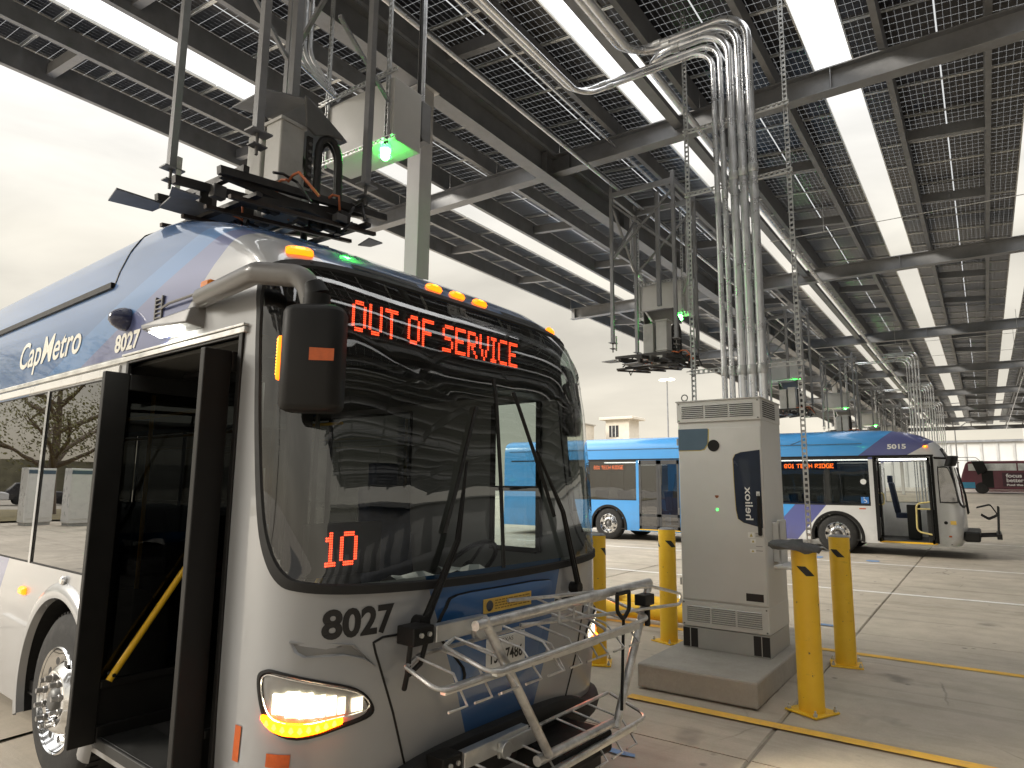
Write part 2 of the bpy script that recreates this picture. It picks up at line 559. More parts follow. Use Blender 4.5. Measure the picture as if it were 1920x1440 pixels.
M['cable'] = pm("black_cable", (.016, .015, .015), .5, 0, .2, 15)
M['orange'] = pm("orange_cable", (.55, .16, .06), .5, 0, .15, 9)
M['copper'] = pm("contact_bar", (.055, .042, .035), .5, .4, .3, 12)
M['dash'] = pm("dash_plastic", (.014, .014, .013), .6, 0, .2, 8)
M['floor'] = pm("bus_floor", (.028, .026, .024), .7, 0, .25, 12)
M['seat'] = pm("seat_moquette", (.02, .03, .06), .85, 0, .3, 14, .3, 90)
M['lining'] = pm("interior_lining", (.075, .075, .07), .6, 0, .08, 3)
M['sticker'] = pm("yellow_sticker", (.72, .48, .10), .5, 0, .12, 14)
M['plate'] = pm("number_plate", (.72, .72, .70), .4, 0, .08, 9)
M['red'] = pm("maroon_paint", (.12, .022, .04), .35, 0, .1, 2, coat=.3)
M['reflector'] = pm("orange_reflector", (.52, .10, .015), .35, 0, .15, 30)
M['ambermat'] = emit("amber_lamp", (1.0, .15, .003), 1.1, (.6, .2, .01))
M['ambercore'] = emit("amber_core", (1.0, .42, .03), 2.2, (.6, .3, .01))
M['turnlit'] = emit("turn_signal_lit", (1.0, .09, .001), 5.0, (.6, .2, .01))
M['amberlens'] = pm("amber_lens", (.75, .22, .02), .2, 0, .1, 20, coat=.5)
M['led'] = emit("led_red", (1.0, .06, .018), 2.0)
M['ledo'] = emit("led_orange", (1.0, .14, .008), 8.0)
M['headlamp'] = emit("headlamp_lit", (1.0, .86, .55), 7., (.8, .8, .8))
M['headlow'] = emit("headlamp_soft", (1.0, .85, .55), 1.2, (.8, .8, .8))
M['domelight'] = emit("courtesy_lamp", (1.0, .98, .88), 9.)
M['beacon'] = emit("green_beacon", (.06, 1.0, .09), 26.)
M['beaconglass'] = emit("green_beacon_glass", (.03, .9, .06), 3.0, (.02, .4, .05))
M['ws'] = glass("windshield_glass", (.58, .63, .61), 1.5, 0, .008, 1.0, .065)
M['win'] = glass("side_window_glass", (.035, .036, .035), 1.5, 0, .002, .8, .14)
M['doorglass'] = glass("door_glass", (.20, .20, .18), 1.45, 0, .002, 1.)
M['lens'] = glass("lamp_lens", (.95, .95, .93), 1.45)
M['clear'] = glass("far_glass", (.14, .15, .15), 1.5, 0, .004, .8, .10)
M['soffit'] = pm("metal_roof", (.55, .55, .54), .4, .4, .08, 2)
M['stucco'] = pm("cream_stucco", (.62, .57, .49), .8, 0, .08, 2., .2, 60)
M['wallfar'] = pm("far_wall", (.58, .58, .57), .6, 0, .06, .5)
M['bark'] = pm("bark", (.15, .115, .085), .9, 0, .3, 8, .6, 30)
M['leaf'] = pm("leaf", (.16, .15, .055), .6, 0, .45, 3.)
M['grass'] = pm("dry_grass", (.16, .13, .06), .9, 0, .35, 2., .5, 30)
M['carpaint'] = pm("car_white", (.6, .6, .6), .3, 0, .05, 2, coat=.5)
M['cardark'] = pm("car_dark", (.03, .03, .035), .25, 0, .05, 2, coat=.5)
# ================================================================== the setting
def ground_sheet():
    xs = [-500, -100, -30, -10] + [i * 2.5 for i in range(0, 31)] + [80, 100, 150, 400, 1500]
    ys = [-1200, -300, -100, -40, -15, 0, 15, 40, 100, 300, 1200]
    vs = [(x, y, g(x) - .022) for x in xs for y in ys]
    n = len(ys)
    fs = [(i * n + j, (i + 1) * n + j, (i + 1) * n + j + 1, i * n + j + 1) for i in range(len(xs) - 1) for j in range(n - 1)]
    o = MB().add(vs, fs).build("ground", M['asphalt'])
    tag(o, "brown-grey yard surface spreading out to the far fence", "ground", kind="structure")
    return o


ground = ground_sheet()
_vs = [(x, y, g(x) - .014) for x in [-60, 1.5] + [5 + 2.5 * i for i in range(0, 29)] for y in (-90, 1.42 - 2 * 4.6)]
aisle = MB().add(_vs, [(2 * i, 2 * i + 2, 2 * i + 3, 2 * i + 1) for i in range(len(_vs) // 2 - 1)]).build("dark_reflected_ground", M['aisle'])  # unseen ground, added dark for what the windshield mirrors
tag(aisle, "unseen ground sheet added dark to deepen the windshield reflection", "drive aisle", kind="structure")
SX, SY = 4.6, 4.6
JX0, JY0 = 4.77, 1.42
slab_mesh = {}
for i in range(-6, 14):
    for j in range(-2, 8):
        x0, x1 = JX0 + i * SX + .007, JX0 + (i + 1) * SX - .007
        y0, y1 = JY0 + j * SY + .007, JY0 + (j + 1) * SY - .007
        m = MB()
        ks = [x0 + (x1 - x0) * t / 3 for t in range(4)]
        # a little uneven at the edges, as old saw-cut joints are
        vs = []
        for k, x in enumerate(ks):
            for y, e in ((y0, -.012), (y0 + .012, 0), (y1 - .012, 0), (y1, -.012)):
                zz = g(x) + e - (.008 if k in (0, 3) else 0)
                vs.append((x, y, zz))
        fs = [(k * 4 + q, (k + 1) * 4 + q, (k + 1) * 4 + q + 1, k * 4 + q + 1) for k in range(3) for q in range(3)]
        b = len(vs)
        vs += [(x0, y0, g(x0) - .03), (x1, y0, g(x1) - .03), (x1, y1, g(x1) - .03), (x0, y1, g(x0) - .03)]
        fs += [(0, 4, 8, 12, b + 1, b), (15, 11, 7, 3, b + 3, b + 2), (3, 2, 1, 0, b, b + 3), (12, 13, 14, 15, b + 2, b + 1)]
        m.add(vs, fs).build("concrete_slab", M['slab'], ground)


def ground_strip(name, x0, x1, y0, y1, mat, label, dz=.004):
    m = MB()
    n = max(2, int(abs(x1 - x0) / 2) + 1)
    ny = max(2, int(abs(y1 - y0) / 1.2) + 1)
    vs = [(x0 + (x1 - x0) * i / n, y0 + (y1 - y0) * j / ny, g(x0 + (x1 - x0) * i / n) + dz) for i in range(n + 1) for j in range(ny + 1)]
    fs = [(i * (ny + 1) + j, (i + 1) * (ny + 1) + j, (i + 1) * (ny + 1) + j + 1, i * (ny + 1) + j + 1) for i in range(n) for j in range(ny)]
    o = m.add(vs, fs).build(name, mat)
    tag(o, label, "road marking", kind="structure")
    return o


ground_strip("yellow_bay_line", 5.43, 5.545, -9, 2.62, M['yline'], "yellow painted line in front of the charger pad")
ground_strip("yellow_bay_line", 8.15, 8.27, -9, 9, M['yline'], "yellow painted line behind the charger pad")
ground_strip("white_bay_line", 12.84, 12.97, -9, 12, M['wline'], "white painted bay line between charger and far bus")
ground_strip("white_bay_line", 17.29, 17.43, -9, 12, M['wline'], "white painted bay line beside the far blue bus")
ground_strip("white_bay_line", 24.6, 24.72, -9, 12, M['wline'], "white painted bay line beyond the far blue bus")
ground_strip("white_bay_line", 0.75, 0.85, 2.2, 12, M['wline'], "white painted bay line along the door side of the near bus")


def spray(x, y, dx, dy, label, seed):
    r = random.Random(seed)
    pts = []
    for k in range(14):
        a = 2 * math.pi * k / 14
        q = r.uniform(.75, 1.1)
        cx, cy = math.cos(a), math.sin(a)
        cx = math.copysign(abs(cx) ** .5, cx); cy = math.copysign(abs(cy) ** .5, cy)
        pts.append((x + dx * cx * q, y + dy * cy * q))
    m = MB(); m.add([(a, b, g(a) + .0045) for a, b in pts], [tuple(range(14))])
    tag(m.build("paint_mark", M['bline']), label, "paint mark", kind="structure")


spray(4.40, 2.18, .035, .12, "blue spray mark on the concrete beside the bicycle rack", 1)
spray(18.0, 3.5, .25, .12, "blue spray mark beside the far bus front wheel", 2)
spray(17.9, 2.3, .2, .14, "blue spray mark beside the far bus door", 3)
spray(9.6, 1.9, .06, .25, "blue spray mark behind the yellow bollards", 4)
spray(9.9, 3.6, .07, .25, "blue spray mark behind the charger", 5)

# ------------------------------------------------------------------ solar canopy
canopy = thing("solar_canopy", "long steel solar canopy with rows of two-sided panels over the bus bays", "canopy", (6.03, 5.78, g(6)))
CO = Vector(canopy.location)
CX0, CX1 = -13.0, 74.0
ROWP, MODW, MODX, GAPY = 2.5, 2.06, 1.0, .44
ROW_TOP = 11.10
NROW = 22
TILT = math.radians(5)
ZLOW = 7.70


def loc(p):
    return tuple(Vector(p) - CO)


def module_template():
    hx, hy, t, fw = MODX / 2 - .004, MODW / 2, .036, .022
    v = [(-hx, -hy, 0), (hx, -hy, 0), (hx, hy, 0), (-hx, hy, 0), (-hx, -hy, t), (hx, -hy, t), (hx, hy, t), (-hx, hy, t)]
    ix, iy = hx - fw, hy - fw
    v += [(-ix, -iy, 0), (ix, -iy, 0), (ix, iy, 0), (-ix, iy, 0), (-ix, -iy, .022), (ix, -iy, .022), (ix, iy, .022), (-ix, iy, .022)]
    f = [((0, 1, 5, 4), 0), ((1, 2, 6, 5), 0), ((2, 3, 7, 6), 0), ((3, 0, 4, 7), 0),
         ((1, 0, 8, 9), 0), ((2, 1, 9, 10), 0), ((3, 2, 10, 11), 0), ((0, 3, 11, 8), 0),
         ((8, 9, 13, 12), 0), ((9, 10, 14, 13), 0), ((10, 11, 15, 14), 0), ((11, 8, 12, 15), 0), ((12, 13, 14, 15), 1)]
    return v, f


_mv, _mf = module_template()


def module_mesh(name, places):
    vs, fs, mi, lc = [], [], [], []
    R = Matrix.Rotation(TILT, 3, 'X')
    for c in places:
        b = len(vs)
        for p in _mv:
            vs.append(tuple((R @ Vector(p) if c is not None else Vector(p)) + (Vector(c) if c is not None else Vector((0, 0, 0)))))
            lc.append(p)
        for f, k in _mf: fs.append(tuple(b + i for i in f)); mi.append(k)
    me = bpy.data.meshes.new(name)
    me.from_pydata(vs, [], fs)
    me.materials.append(M['alu']); me.materials.append(M['cell'])
    me.polygons.foreach_set('material_index', mi)
    a = me.attributes.new("lc", 'FLOAT_VECTOR', 'POINT')
    a.data.foreach_set('vector', [x for p in lc for x in p])
    me.update()
    return me


places = []
nx = int((CX1 - CX0) / MODX)
for r in range(NROW):
    yt = ROW_TOP - r * ROWP
    yc = yt - MODW / 2
    zc = ZLOW + math.sin(TILT) * MODW / 2
    for i in range(nx):
        places.append((CX0 + (i + .5) * MODX, yc, zc))
def seen(p):
    """rough angle off the view axis, for choosing the panels that show largest"""
    d = Vector(p) - Vector((0, 0, CAM_H))
    z = d.dot(_F)
    if z < .3: return 1e9
    px = abs(d.dot(_R2) / z) ; py = d.dot(_U2) / z
    if px > .84 or py > .66 or py < -.6: return 1e6 + d.length
    return d.length
places.sort(key=seen)
single = module_mesh("solar_panel", [None])
for p in places[:300]:
    o = bpy.data.objects.new("solar_panel", single)
    COL.objects.link(o); o.parent = canopy
    o.location = loc(p); o.rotation_euler = (TILT, 0, 0)
rest = bpy.data.objects.new("far_solar_panels", module_mesh("far_solar_panels", [loc(p) for p in places[300:]]))
COL.objects.link(rest); rest.parent = canopy
tag(rest, kind="stuff")

RAFT_X = [9.35 + 9 * k for k in range(-2, 8)]
Z_RB, Z_RT = 7.14, 7.48          # rafter bottom and top


def ibeam(m, a0, a1, axis, c, z0, z1, w, tf=.018, tw=.014):
    """I-section along axis between a0 and a1, centred on c in the other direction"""
    for (wa, za, zb) in ((w, z0, z0 + tf), (w, z1 - tf, z1), (tw, z0 + tf, z1 - tf)):
        if axis == 'y': m.box(c - wa / 2, c + wa / 2, a0, a1, za, zb)
        else: m.box(a0, a1, c - wa / 2, c + wa / 2, za, zb)


for k, rx in enumerate(RAFT_X):
    m = MB()
    ibeam(m, -43.6 - CO.y, 10.6 - CO.y, 'y', 0, Z_RB - CO.z, Z_RT - CO.z, .20)
    for y in (10.45, 6.1, 5.4, 1.3, -2.5):       # web stiffeners
        m.box(-.09, .09, y - CO.y - .006, y - CO.y + .006, Z_RB - CO.z + .02, Z_RT - CO.z - .02)
    o = m.build("rafter", M['steel'], canopy)
    o.location.x = rx - CO.x
# main girders with their splices
for gy in (5.78, -4.3, -19.3, -29.4):
    m = MB()
    ibeam(m, CX0 - CO.x, CX1 - CO.x, 'x', gy - CO.y, 7.02 - CO.z, 7.46 - CO.z, .24, .022, .016)
    for x in range(-12, 74, 3):
        m.box(x - CO.x - .006, x - CO.x + .006, gy - CO.y - .11, gy - CO.y + .11, 7.05 - CO.z, 7.43 - CO.z)
    m.build("girder", M['steel'], canopy)
# columns
for cx in (-8.97, 6.03, 21.03, 36.03, 51.03, 66.03):
    for gy in (5.78,):
        zb = g(cx) - CO.z - .02
        m = MB()
        m.box(-.115, .115, -.115, .115, zb, 7.02 - CO.z - .02)
        m.box(-.2, .2, -.2, .2, zb + .02, zb + .05)
        m.box(-.17, .17, -.17, .17, 7.0 - CO.z, 7.018 - CO.z)
        o = m.build("column", M['column'], canopy, bevel=.012)
        o.location = (cx - CO.x, gy - CO.y, 0)
# purlins: two C-sections under every row, one piece for each bay between rafters
bay = MB()
bay.box(-4.49, 4.49, -.006, .006, 0, .24); bay.box(-4.49, 4.49, .006, .07, 0, .010); bay.box(-4.49, 4.49, .006, .07, .23, .24)
bay.box(-4.49, 4.49, .06, .07, .010, .03)
bay_me = None
for r in range(NROW):
    yt = ROW_TOP - r * ROWP
    for off in (.46, 1.60):
        y = yt - off
        ztop = ZLOW + math.sin(TILT) * (MODW - off) - .004
        for k in range(len(RAFT_X) - 1):
            xm = (RAFT_X[k] + RAFT_X[k + 1]) / 2
            if r >= 12:
                if k: break
                xm = (RAFT_X[0] + RAFT_X[-1]) / 2
            if bay_me is None:
                o = bay.build("purlin", M['steel'], canopy); bay_me = o.data
            else:
                o = bpy.data.objects.new("purlin", bay_me); COL.objects.link(o); o.parent = canopy
            hh = ztop - Z_RT - .003
            o.location = loc((xm, y, ztop - hh)); o.scale.z = hh / .24
            if r >= 12: o.scale.x = len(RAFT_X) - 1
# bridging channels between each pair of purlins
br = MB(); br.box(-.02, .02, -.57, .57, 0, .17); br.box(.02, .09, -.57, .57, 0, .012)
br_me = None
for r in range(9):
    yt = ROW_TOP - r * ROWP
    for k in range(0, len(RAFT_X) - 1):
        for f in (1 / 3, 2 / 3):
            xm = RAFT_X[k] + 9 * f
            if br_me is None:
                o = br.build("bridging_channel", M['steel'], canopy); br_me = o.data
            else:
                o = bpy.data.objects.new("bridging_channel", br_me); COL.objects.link(o); o.parent = canopy
            o.location = loc((xm, yt - 1.03, ZLOW - .16)); o.rotation_euler = (TILT, 0, 0)
# ================================================================== near bus 8027
class Shell:
    """bus skin as a function: p in [-1, 1] runs round the front from corner to corner (0 = centre), |p| > 1 runs back
    along a side in metres; z is the height. u = across, v = back from the nose."""
    def __init__(s, ZP, VP, WP, LP, N, Wref, Lref):
        s.ZP, s.VP, s.WP, s.LP, s.N = ZP, VP, WP, LP, N
        a = np.linspace(math.pi / 2, 0, 3001)
        u = Wref * np.cos(a) ** (2 / N); v = Lref * (1 - np.sin(a) ** (2 / N)); u[0] = 0
        d = np.concatenate([[0], np.cumsum(np.hypot(np.diff(u), np.diff(v)))])
        s._a, s._s = a, d / d[-1]

    def prof(s, z):
        return (float(np.interp(z, s.ZP, s.VP)), float(np.interp(z, s.ZP, s.WP)), float(np.interp(z, s.ZP, s.LP)))

    def P(s, p, z):
        v0, w, L = s.prof(z)
        a = float(np.interp(min(1, abs(p)), s._s, s._a))
        c = math.cos(a); q = math.sin(a)
        cu = c ** (2 / s.N) if c > 1e-9 else 0.0
        sv = q ** (2 / s.N) if q > 1e-9 else 0.0
        v = v0 + L * (1 - sv)
        if abs(p) > 1: v += abs(p) - 1
        return Vector((math.copysign(w * cu, p), v, z))

    def pu(s, u, z):
        """p for a given u on the front"""
        v0, w, L = s.prof(z)
        r = min(1, abs(u) / w)
        a = math.acos(r ** (s.N / 2))
        return math.copysign(float(np.interp(-a, -s._a, s._s)), u)

    def Nrm(s, p, z):
        e = 1e-3
        t = s.P(p + e, z) - s.P(p - e, z); k = s.P(p, z + e) - s.P(p, z - e)
        n = t.cross(k)
        if n.length < 1e-12: return Vector((0, -1, 0))
        n.normalize()
        c = s.P(p, z)
        if n.dot(Vector((c.x, c.y - 2.0, 0))) < 0: n = -n
        return n

    def O(s, p, z, off=0.0):
        return s.P(p, z) + s.Nrm(p, z) * off if off else s.P(p, z)

    def U(s, u, z, off=0.0):
        return s.O(s.pu(u, z), z, off)


def patch(sh, outline, offs, kx, kz, mats, name, parent, centre=None, mis=None, smooth=60):
    """a patch on the skin bounded by an outline in (p, z), built as shrinking rings; offs: height of each ring over the skin"""
    cx = centre[0] if centre else sum(a for a, b in outline) / len(outline)
    cz = centre[1] if centre else sum(b for a, b in outline) / len(outline)
    n = len(outline)
    m = MB(); vs = []
    for k, off in enumerate(offs):
        fx, fz = kx[k], kz[k]
        for a, b in outline:
            vs.append(sh.O(cx + (a - cx) * fx, cz + (b - cz) * fz, off))
    vs.append(sh.O(cx, cz, offs[-1]))
    fs = []; mi = []
    for k in range(len(offs) - 1):
        for j in range(n):
            j2 = (j + 1) % n
            fs.append((k * n + j, k * n + j2, (k + 1) * n + j2, (k + 1) * n + j)); mi.append(mis[k] if mis else 0)
    L = (len(offs) - 1) * n
    for j in range(n):
        fs.append((L + j, L + (j + 1) % n, len(vs) - 1)); mi.append(mis[-1] if mis else 0)
    m.add(vs, fs); m.m = mi
    return m.build(name, mats, parent, smooth=smooth)


def dense(pts, k=4):
    """closed Catmull-Rom through the outline points"""
    out = []
    n = len(pts)
    for i in range(n):
        p0, p1, p2, p3 = pts[i - 1], pts[i], pts[(i + 1) % n], pts[(i + 2) % n]
        for j in range(k):
            t = j / k
            f = lambda a, b, c, d: .5 * ((2 * b) + (-a + c) * t + (2 * a - 5 * b + 4 * c - d) * t * t + (-a + 3 * b - 3 * c + d) * t ** 3)
            out.append((f(p0[0], p1[0], p2[0], p3[0]), f(p0[1], p1[1], p2[1], p3[1])))
    return out


def livery_near():
    m, n, l, p = _nodes("bus_livery_silver_blue")
    v = _obj(n, l)
    sp = n.new("ShaderNodeSeparateXYZ"); l.new(v, sp.inputs[0])
    x, y, z = sp.outputs
    silver, blue, purple, sky_ = (.335, .342, .352), (.016, .10, .28), (.095, .118, .27), (.03, .155, .39)
    sil = _mixc(n, l, 0.0, silver, silver)
    # roof and upper side: silver, a periwinkle band, then blue, split by slanting lines
    f = _math(n, l, 'MULTIPLY_ADD', z, 1.15, y)                       # y + 1.15 z
    up = _math(n, l, 'GREATER_THAN', z, 2.56)
    isp = _math(n, l, 'GREATER_THAN', f, 1.15 * 2.5 + 1.55)
    isb = _math(n, l, 'GREATER_THAN', _math(n, l, 'MULTIPLY_ADD', z, 2.9, y), 10.2)
    c = _mixc(n, l, _math(n, l, 'MULTIPLY', up, isp), sil, purple)
    c = _mixc(n, l, _math(n, l, 'MULTIPLY', up, isb), c, sky_)
    # brow over the windshield
    br = _math(n, l, 'MULTIPLY', _math(n, l, 'GREATER_THAN', z, 2.80), _math(n, l, 'GREATER_THAN', _math(n, l, 'ADD', x, _math(n, l, 'MULTIPLY', z, .45)), -1.0 + 2.9 * .45))
    br = _math(n, l, 'MULTIPLY', br, _math(n, l, 'LESS_THAN', y, 2.2))
    c = _mixc(n, l, br, c, blue)
    crown = _math(n, l, 'GREATER_THAN', _math(n, l, 'MULTIPLY_ADD', y, .32, z), 3.66)
    c = _mixc(n, l, crown, c, blue)
    # hatch colours on the front
    lo = _math(n, l, 'MULTIPLY', _math(n, l, 'LESS_THAN', z, 1.40), _math(n, l, 'LESS_THAN', y, .3))
    a = _math(n, l, 'GREATER_THAN', _math(n, l, 'MULTIPLY_ADD', z, .41, x), -.564 + 1.268 * .41)
    b = _math(n, l, 'LESS_THAN', _math(n, l, 'MULTIPLY_ADD', z, -.32, x), .555 - 1.262 * .32)
    c = _mixc(n, l, _math(n, l, 'MULTIPLY', lo, _math(n, l, 'MULTIPLY', a, b)), c, blue)
    # skirt band in periwinkle far back
    sk = _math(n, l, 'MULTIPLY', _math(n, l, 'LESS_THAN', z, 1.25), _math(n, l, 'GREATER_THAN', _math(n, l, 'MULTIPLY_ADD', z, .6, y), 3.9 + .6))
    c = _mixc(n, l, sk, c, purple)
    d = _noise(n, l, 1.3, 4, .5, v)
    low = _rng(n, l, z, .25, 1.0, .55, .06)
    c = _mixc(n, l, _math(n, l, 'MULTIPLY', _rng(n, l, d, .25, .75), low), c, (.13, .11, .09))
    l.new(c, p.inputs['Base Color'])
    p.inputs['Roughness'].default_value = .32
    p.inputs['Metallic'].default_value = .12
    p.inputs['Coat Weight'].default_value = .85; p.inputs['Coat Roughness'].default_value = .03
    return m


M['livery'] = livery_near()
M['slotshade'] = pm("slot_shade", (.20, .198, .195), .45)
M['armgrey'] = pm("mirror_arm_grey", (.13, .125, .12), .4, 0, .1, 6, coat=.2)
bus = thing("transit_bus", "silver and blue electric bus numbered 8027 with its front door open", "bus", (3.105, 2.24, .016), -.06)
SH = Shell([.25, .45, .75, 1.0, 1.3, 1.8, 2.3, 2.6, 2.75, 2.86, 2.95, 3.05, 3.2, 3.36, 3.5, 3.6, 3.66, 3.68],
           [.07, .03, .0, .0, .0, .03, .075, .14, .215, .30, .39, .54, .86, 1.27, 1.72, 2.15, 2.6, 3.0],
           [1.255, 1.27, 1.275, 1.275, 1.275, 1.275, 1.274, 1.27, 1.266, 1.262, 1.255, 1.235, 1.20, 1.145, 1.07, .93, .68, .35],
           [.65, .65, .65, .65, .65, .63, .58, .53, .5, .5, .5, .53, .58, .62, .65, .6, .5, .4], 4.6, 1.275, .62)
BL = 11.9                                  # body length
DV0, DV1, DZ0, DZ1 = .66, 1.94, .36, 2.50  # front door opening on the kerb side
WV = 2.62                                  # front axle
WR = .52
AXR = 9.0
WINS = [(2.14, 3.33), (3.37, 4.95), (4.99, 6.5), (6.54, 7.9), (8.0, 9.6), (9.64, 11.2)]
WZ0, WZ1 = 1.20, 2.44


def near_body():
    # side stations are given as v; the front arc as p
    vs_ = sorted(set([round(x, 3) for x in list(np.arange(.64, 4.0, .05)) + list(np.arange(4., BL, .3)) + [DV0, DV1, BL] + [w for ab in WINS for w in ab]
                      + list(np.arange(AXR - .7, AXR + .7, .07))]))
    vs_ = [v for v in vs_ if v >= .64]
    zs = sorted(set([round(x, 3) for x in list(np.arange(.25, 2.6, .05)) + [DZ0, DZ1, WZ0, WZ1, 1.34, 2.55] + list(np.arange(2.6, 3.1, .03)) + list(np.arange(3.1, 3.66, .035)) + [3.66, 3.68]]))
    zs = [z for i, z in enumerate(zs) if i == 0 or z - zs[i - 1] > .006]
    ps = list(np.linspace(-1, 1, 97))
    rows = []
    for z in zs:
        v0, w, L = SH.prof(z)
        row = []
        left = [v for v in reversed(vs_)]
        for v in left:
            vv = max(v, v0 + L + .001 * (v + 1)) if z > 2.55 else max(v, v0 + L + 1e-4 * (v + 1))
            row.append(Vector((-w, vv, z)))
        for p in ps: row.append(SH.P(p, z))
        for v in vs_:
            vv = max(v, v0 + L + .001 * (v + 1)) if z > 2.55 else max(v, v0 + L + 1e-4 * (v + 1))
            row.append(Vector((w, vv, z)))
        rows.append(row)
    nL = len(vs_); n = len(rows[0])
    m = MB()
    b = [p for r in rows for p in r]
    fs = []
    for i in range(len(zs) - 1):
        zc = (zs[i] + zs[i + 1]) / 2
        for j in range(n - 1):
            if j < nL - 1:
                side = -1; vc = (left[j] + left[j + 1]) / 2
            elif j >= nL + len(ps) - 1 + 1:
                k = j - nL - len(ps); side = 1
                if k + 1 >= nL: continue
                vc = (vs_[k] + vs_[k + 1]) / 2
            else:
                side = 0; vc = None
                k = j - nL
                pc = (ps[max(k, 0)] + ps[min(k + 1, len(ps) - 1)]) / 2 if 0 <= k < len(ps) - 1 else (-1 if k < 0 else 1)
            drop = False
            if side == 0:
                if 1.33 < zc < 2.86 and abs(pc) < np.interp(zc, [1.33, 1.349, 1.441, 1.602, 1.917, 2.299, 2.62, 2.765, 2.835, 2.86], [.70, .735, .785, .822, .85, .868, .868, .835, .775, .70]): drop = True
            else:
                for ax in (WV, AXR):
                    if math.hypot(vc - ax, zc - .45) < .60: drop = True
                for a, c_ in WINS:
                    if a < vc < c_ and WZ0 < zc < WZ1: drop = True
                if side < 0 and DV0 < vc < DV1 and DZ0 < zc < DZ1: drop = True
                if side > 0 and .69 < vc < 1.14 and 1.30 < zc < WZ1: drop = True
            if not drop: fs.append((i * n + j, i * n + j + 1, (i + 1) * n + j + 1, (i + 1) * n + j))
    m.add(b, fs)
    # roof cap and tail
    m.add([(-.35, 3.4, 3.68), (.35, 3.4, 3.68), (.35, BL, 3.68), (-.35, BL, 3.68)], [(0, 1, 2, 3)])
    top = rows[-1]
    m.add([tuple(q) for q in top[nL:nL + len(ps)]] + [(.35, 3.4, 3.68), (-.35, 3.4, 3.68)], [tuple(range(len(ps) + 2))])
    tail = [r[0] for r in rows] + [r[-1] for r in reversed(rows)]
    m.add([tuple(q) for q in tail], [tuple(range(len(tail)))])
    return m.build("body", M['livery'], bus, smooth=35)


near_body()

# windshield with its rubber surround
half = [(0, 1.270), (-.112, 1.270), (-.34, 1.278), (-.60, 1.298), (-.72, 1.318), (-.77, 1.349), (-.812, 1.441), (-.845, 1.602), (-.872, 1.917), (-.893, 2.299), (-.892, 2.62),
        (-.862, 2.765), (-.80, 2.835), (-.72, 2.868), (-.62, 2.885), (-.42, 2.893), (-.185, 2.896)]
ws_out = half + [(0, 2.896)] + [(-a, b) for a, b in reversed(half[1:])]
ws_out = dense(ws_out, 4)
sur = patch(SH, ws_out, [-.02, .014, .016, .004], [1.0, 1.0, .976, .970], [1.0, 1.0, .955, .945], [M['rubber']], "windshield_seal", bus, (0, 2.08), smooth=40)
# (the centre fan of the surround is removed: only the ring stays)
bm = bmesh.new(); bm.from_mesh(sur.data)
bm.verts.ensure_lookup_table()
bmesh.ops.delete(bm, geom=[max(bm.verts, key=lambda v: len(v.link_faces))], context='VERTS')
bm.to_mesh(sur.data); bm.free()
ks = [.972, .9, .8, .65, .5, .35, .2, .1]
wso = patch(SH, ws_out, [.006] * len(ks), ks, [.948] + ks[1:], [M['ws']], "windshield", bus, (0, 2.08), smooth=80)
# centre divider of the two-piece windshield
m = MB(); m.tube([SH.U(0.0, z, .008) for z in np.linspace(1.33, 2.40, 14)], .012, 6)
m.build("windshield_divider", M['rubber'], wso, smooth=50)

# destination sign behind the upper glass
sgn = MB()
sgn.box(-1.10, 1.10, .36, .56, 2.42, 2.88)
sign = sgn.build("destination_sign", M['black'], bus, bevel=.01)
dots, wd = led_dots("OUT OF SERVICE")
m = MB()
SW, SHGT, SX0, SZ0 = 1.40, .168, -.84, 2.575
px, pz = SW / wd, SHGT / 14
for (cx_, cz_) in dots:
    x, z = SX0 + (cx_ + .5) * px, SZ0 + (cz_ + .5) * pz
    r = .0043
    m.add([(x + r * math.cos(k * math.pi / 3), .352, z + r * 1.12 * math.sin(k * math.pi / 3)) for k in range(6)], [(0, 1, 2, 3, 4, 5)])
m.build("led_lettering", M['led'], sign)
m = MB()
for i in range(0, 150, 1):
    for j in range(0, 20, 2):
        x, z = -1.04 + i * .0140, 2.45 + j * .0185
        m.add([(x - .002, .3555, z - .002), (x + .002, .3555, z - .002), (x + .002, .3555, z + .002), (x - .002, .3555, z + .002)], [(0, 1, 2, 3)])
m.build("unlit_diodes", pm("unlit_led", (.10, .05, .04), .4), sign)
m = MB(); m.tube([SH.U(u, 2.40 - .05 * (u / 1.1) ** 2, -.035) for u in np.linspace(-1.14, 1.14, 25)], .016, 6)
m.build("sign_lip", M['black'], sign, smooth=50)

# route number sign low in the corner of the windshield
rs = MB(); rs.box(-1.14, -.72, .19, .24, 1.36, 1.60)
route = rs.build("route_sign", M['black'], bus, bevel=.006)
dots, wd = led_dots("10")
m = MB()
for (cx_, cz_) in dots:
    x, z = -1.055 + (cx_ + .5) * .0102, 1.405 + (cz_ + .5) * .0112
    r = .0050
    m.add([(x + r * math.cos(k * math.pi / 3), .186, z + r * math.sin(k * math.pi / 3)) for k in range(6)], [(0, 1, 2, 3, 4, 5)])
m.build("led_lettering", M['led'], route)

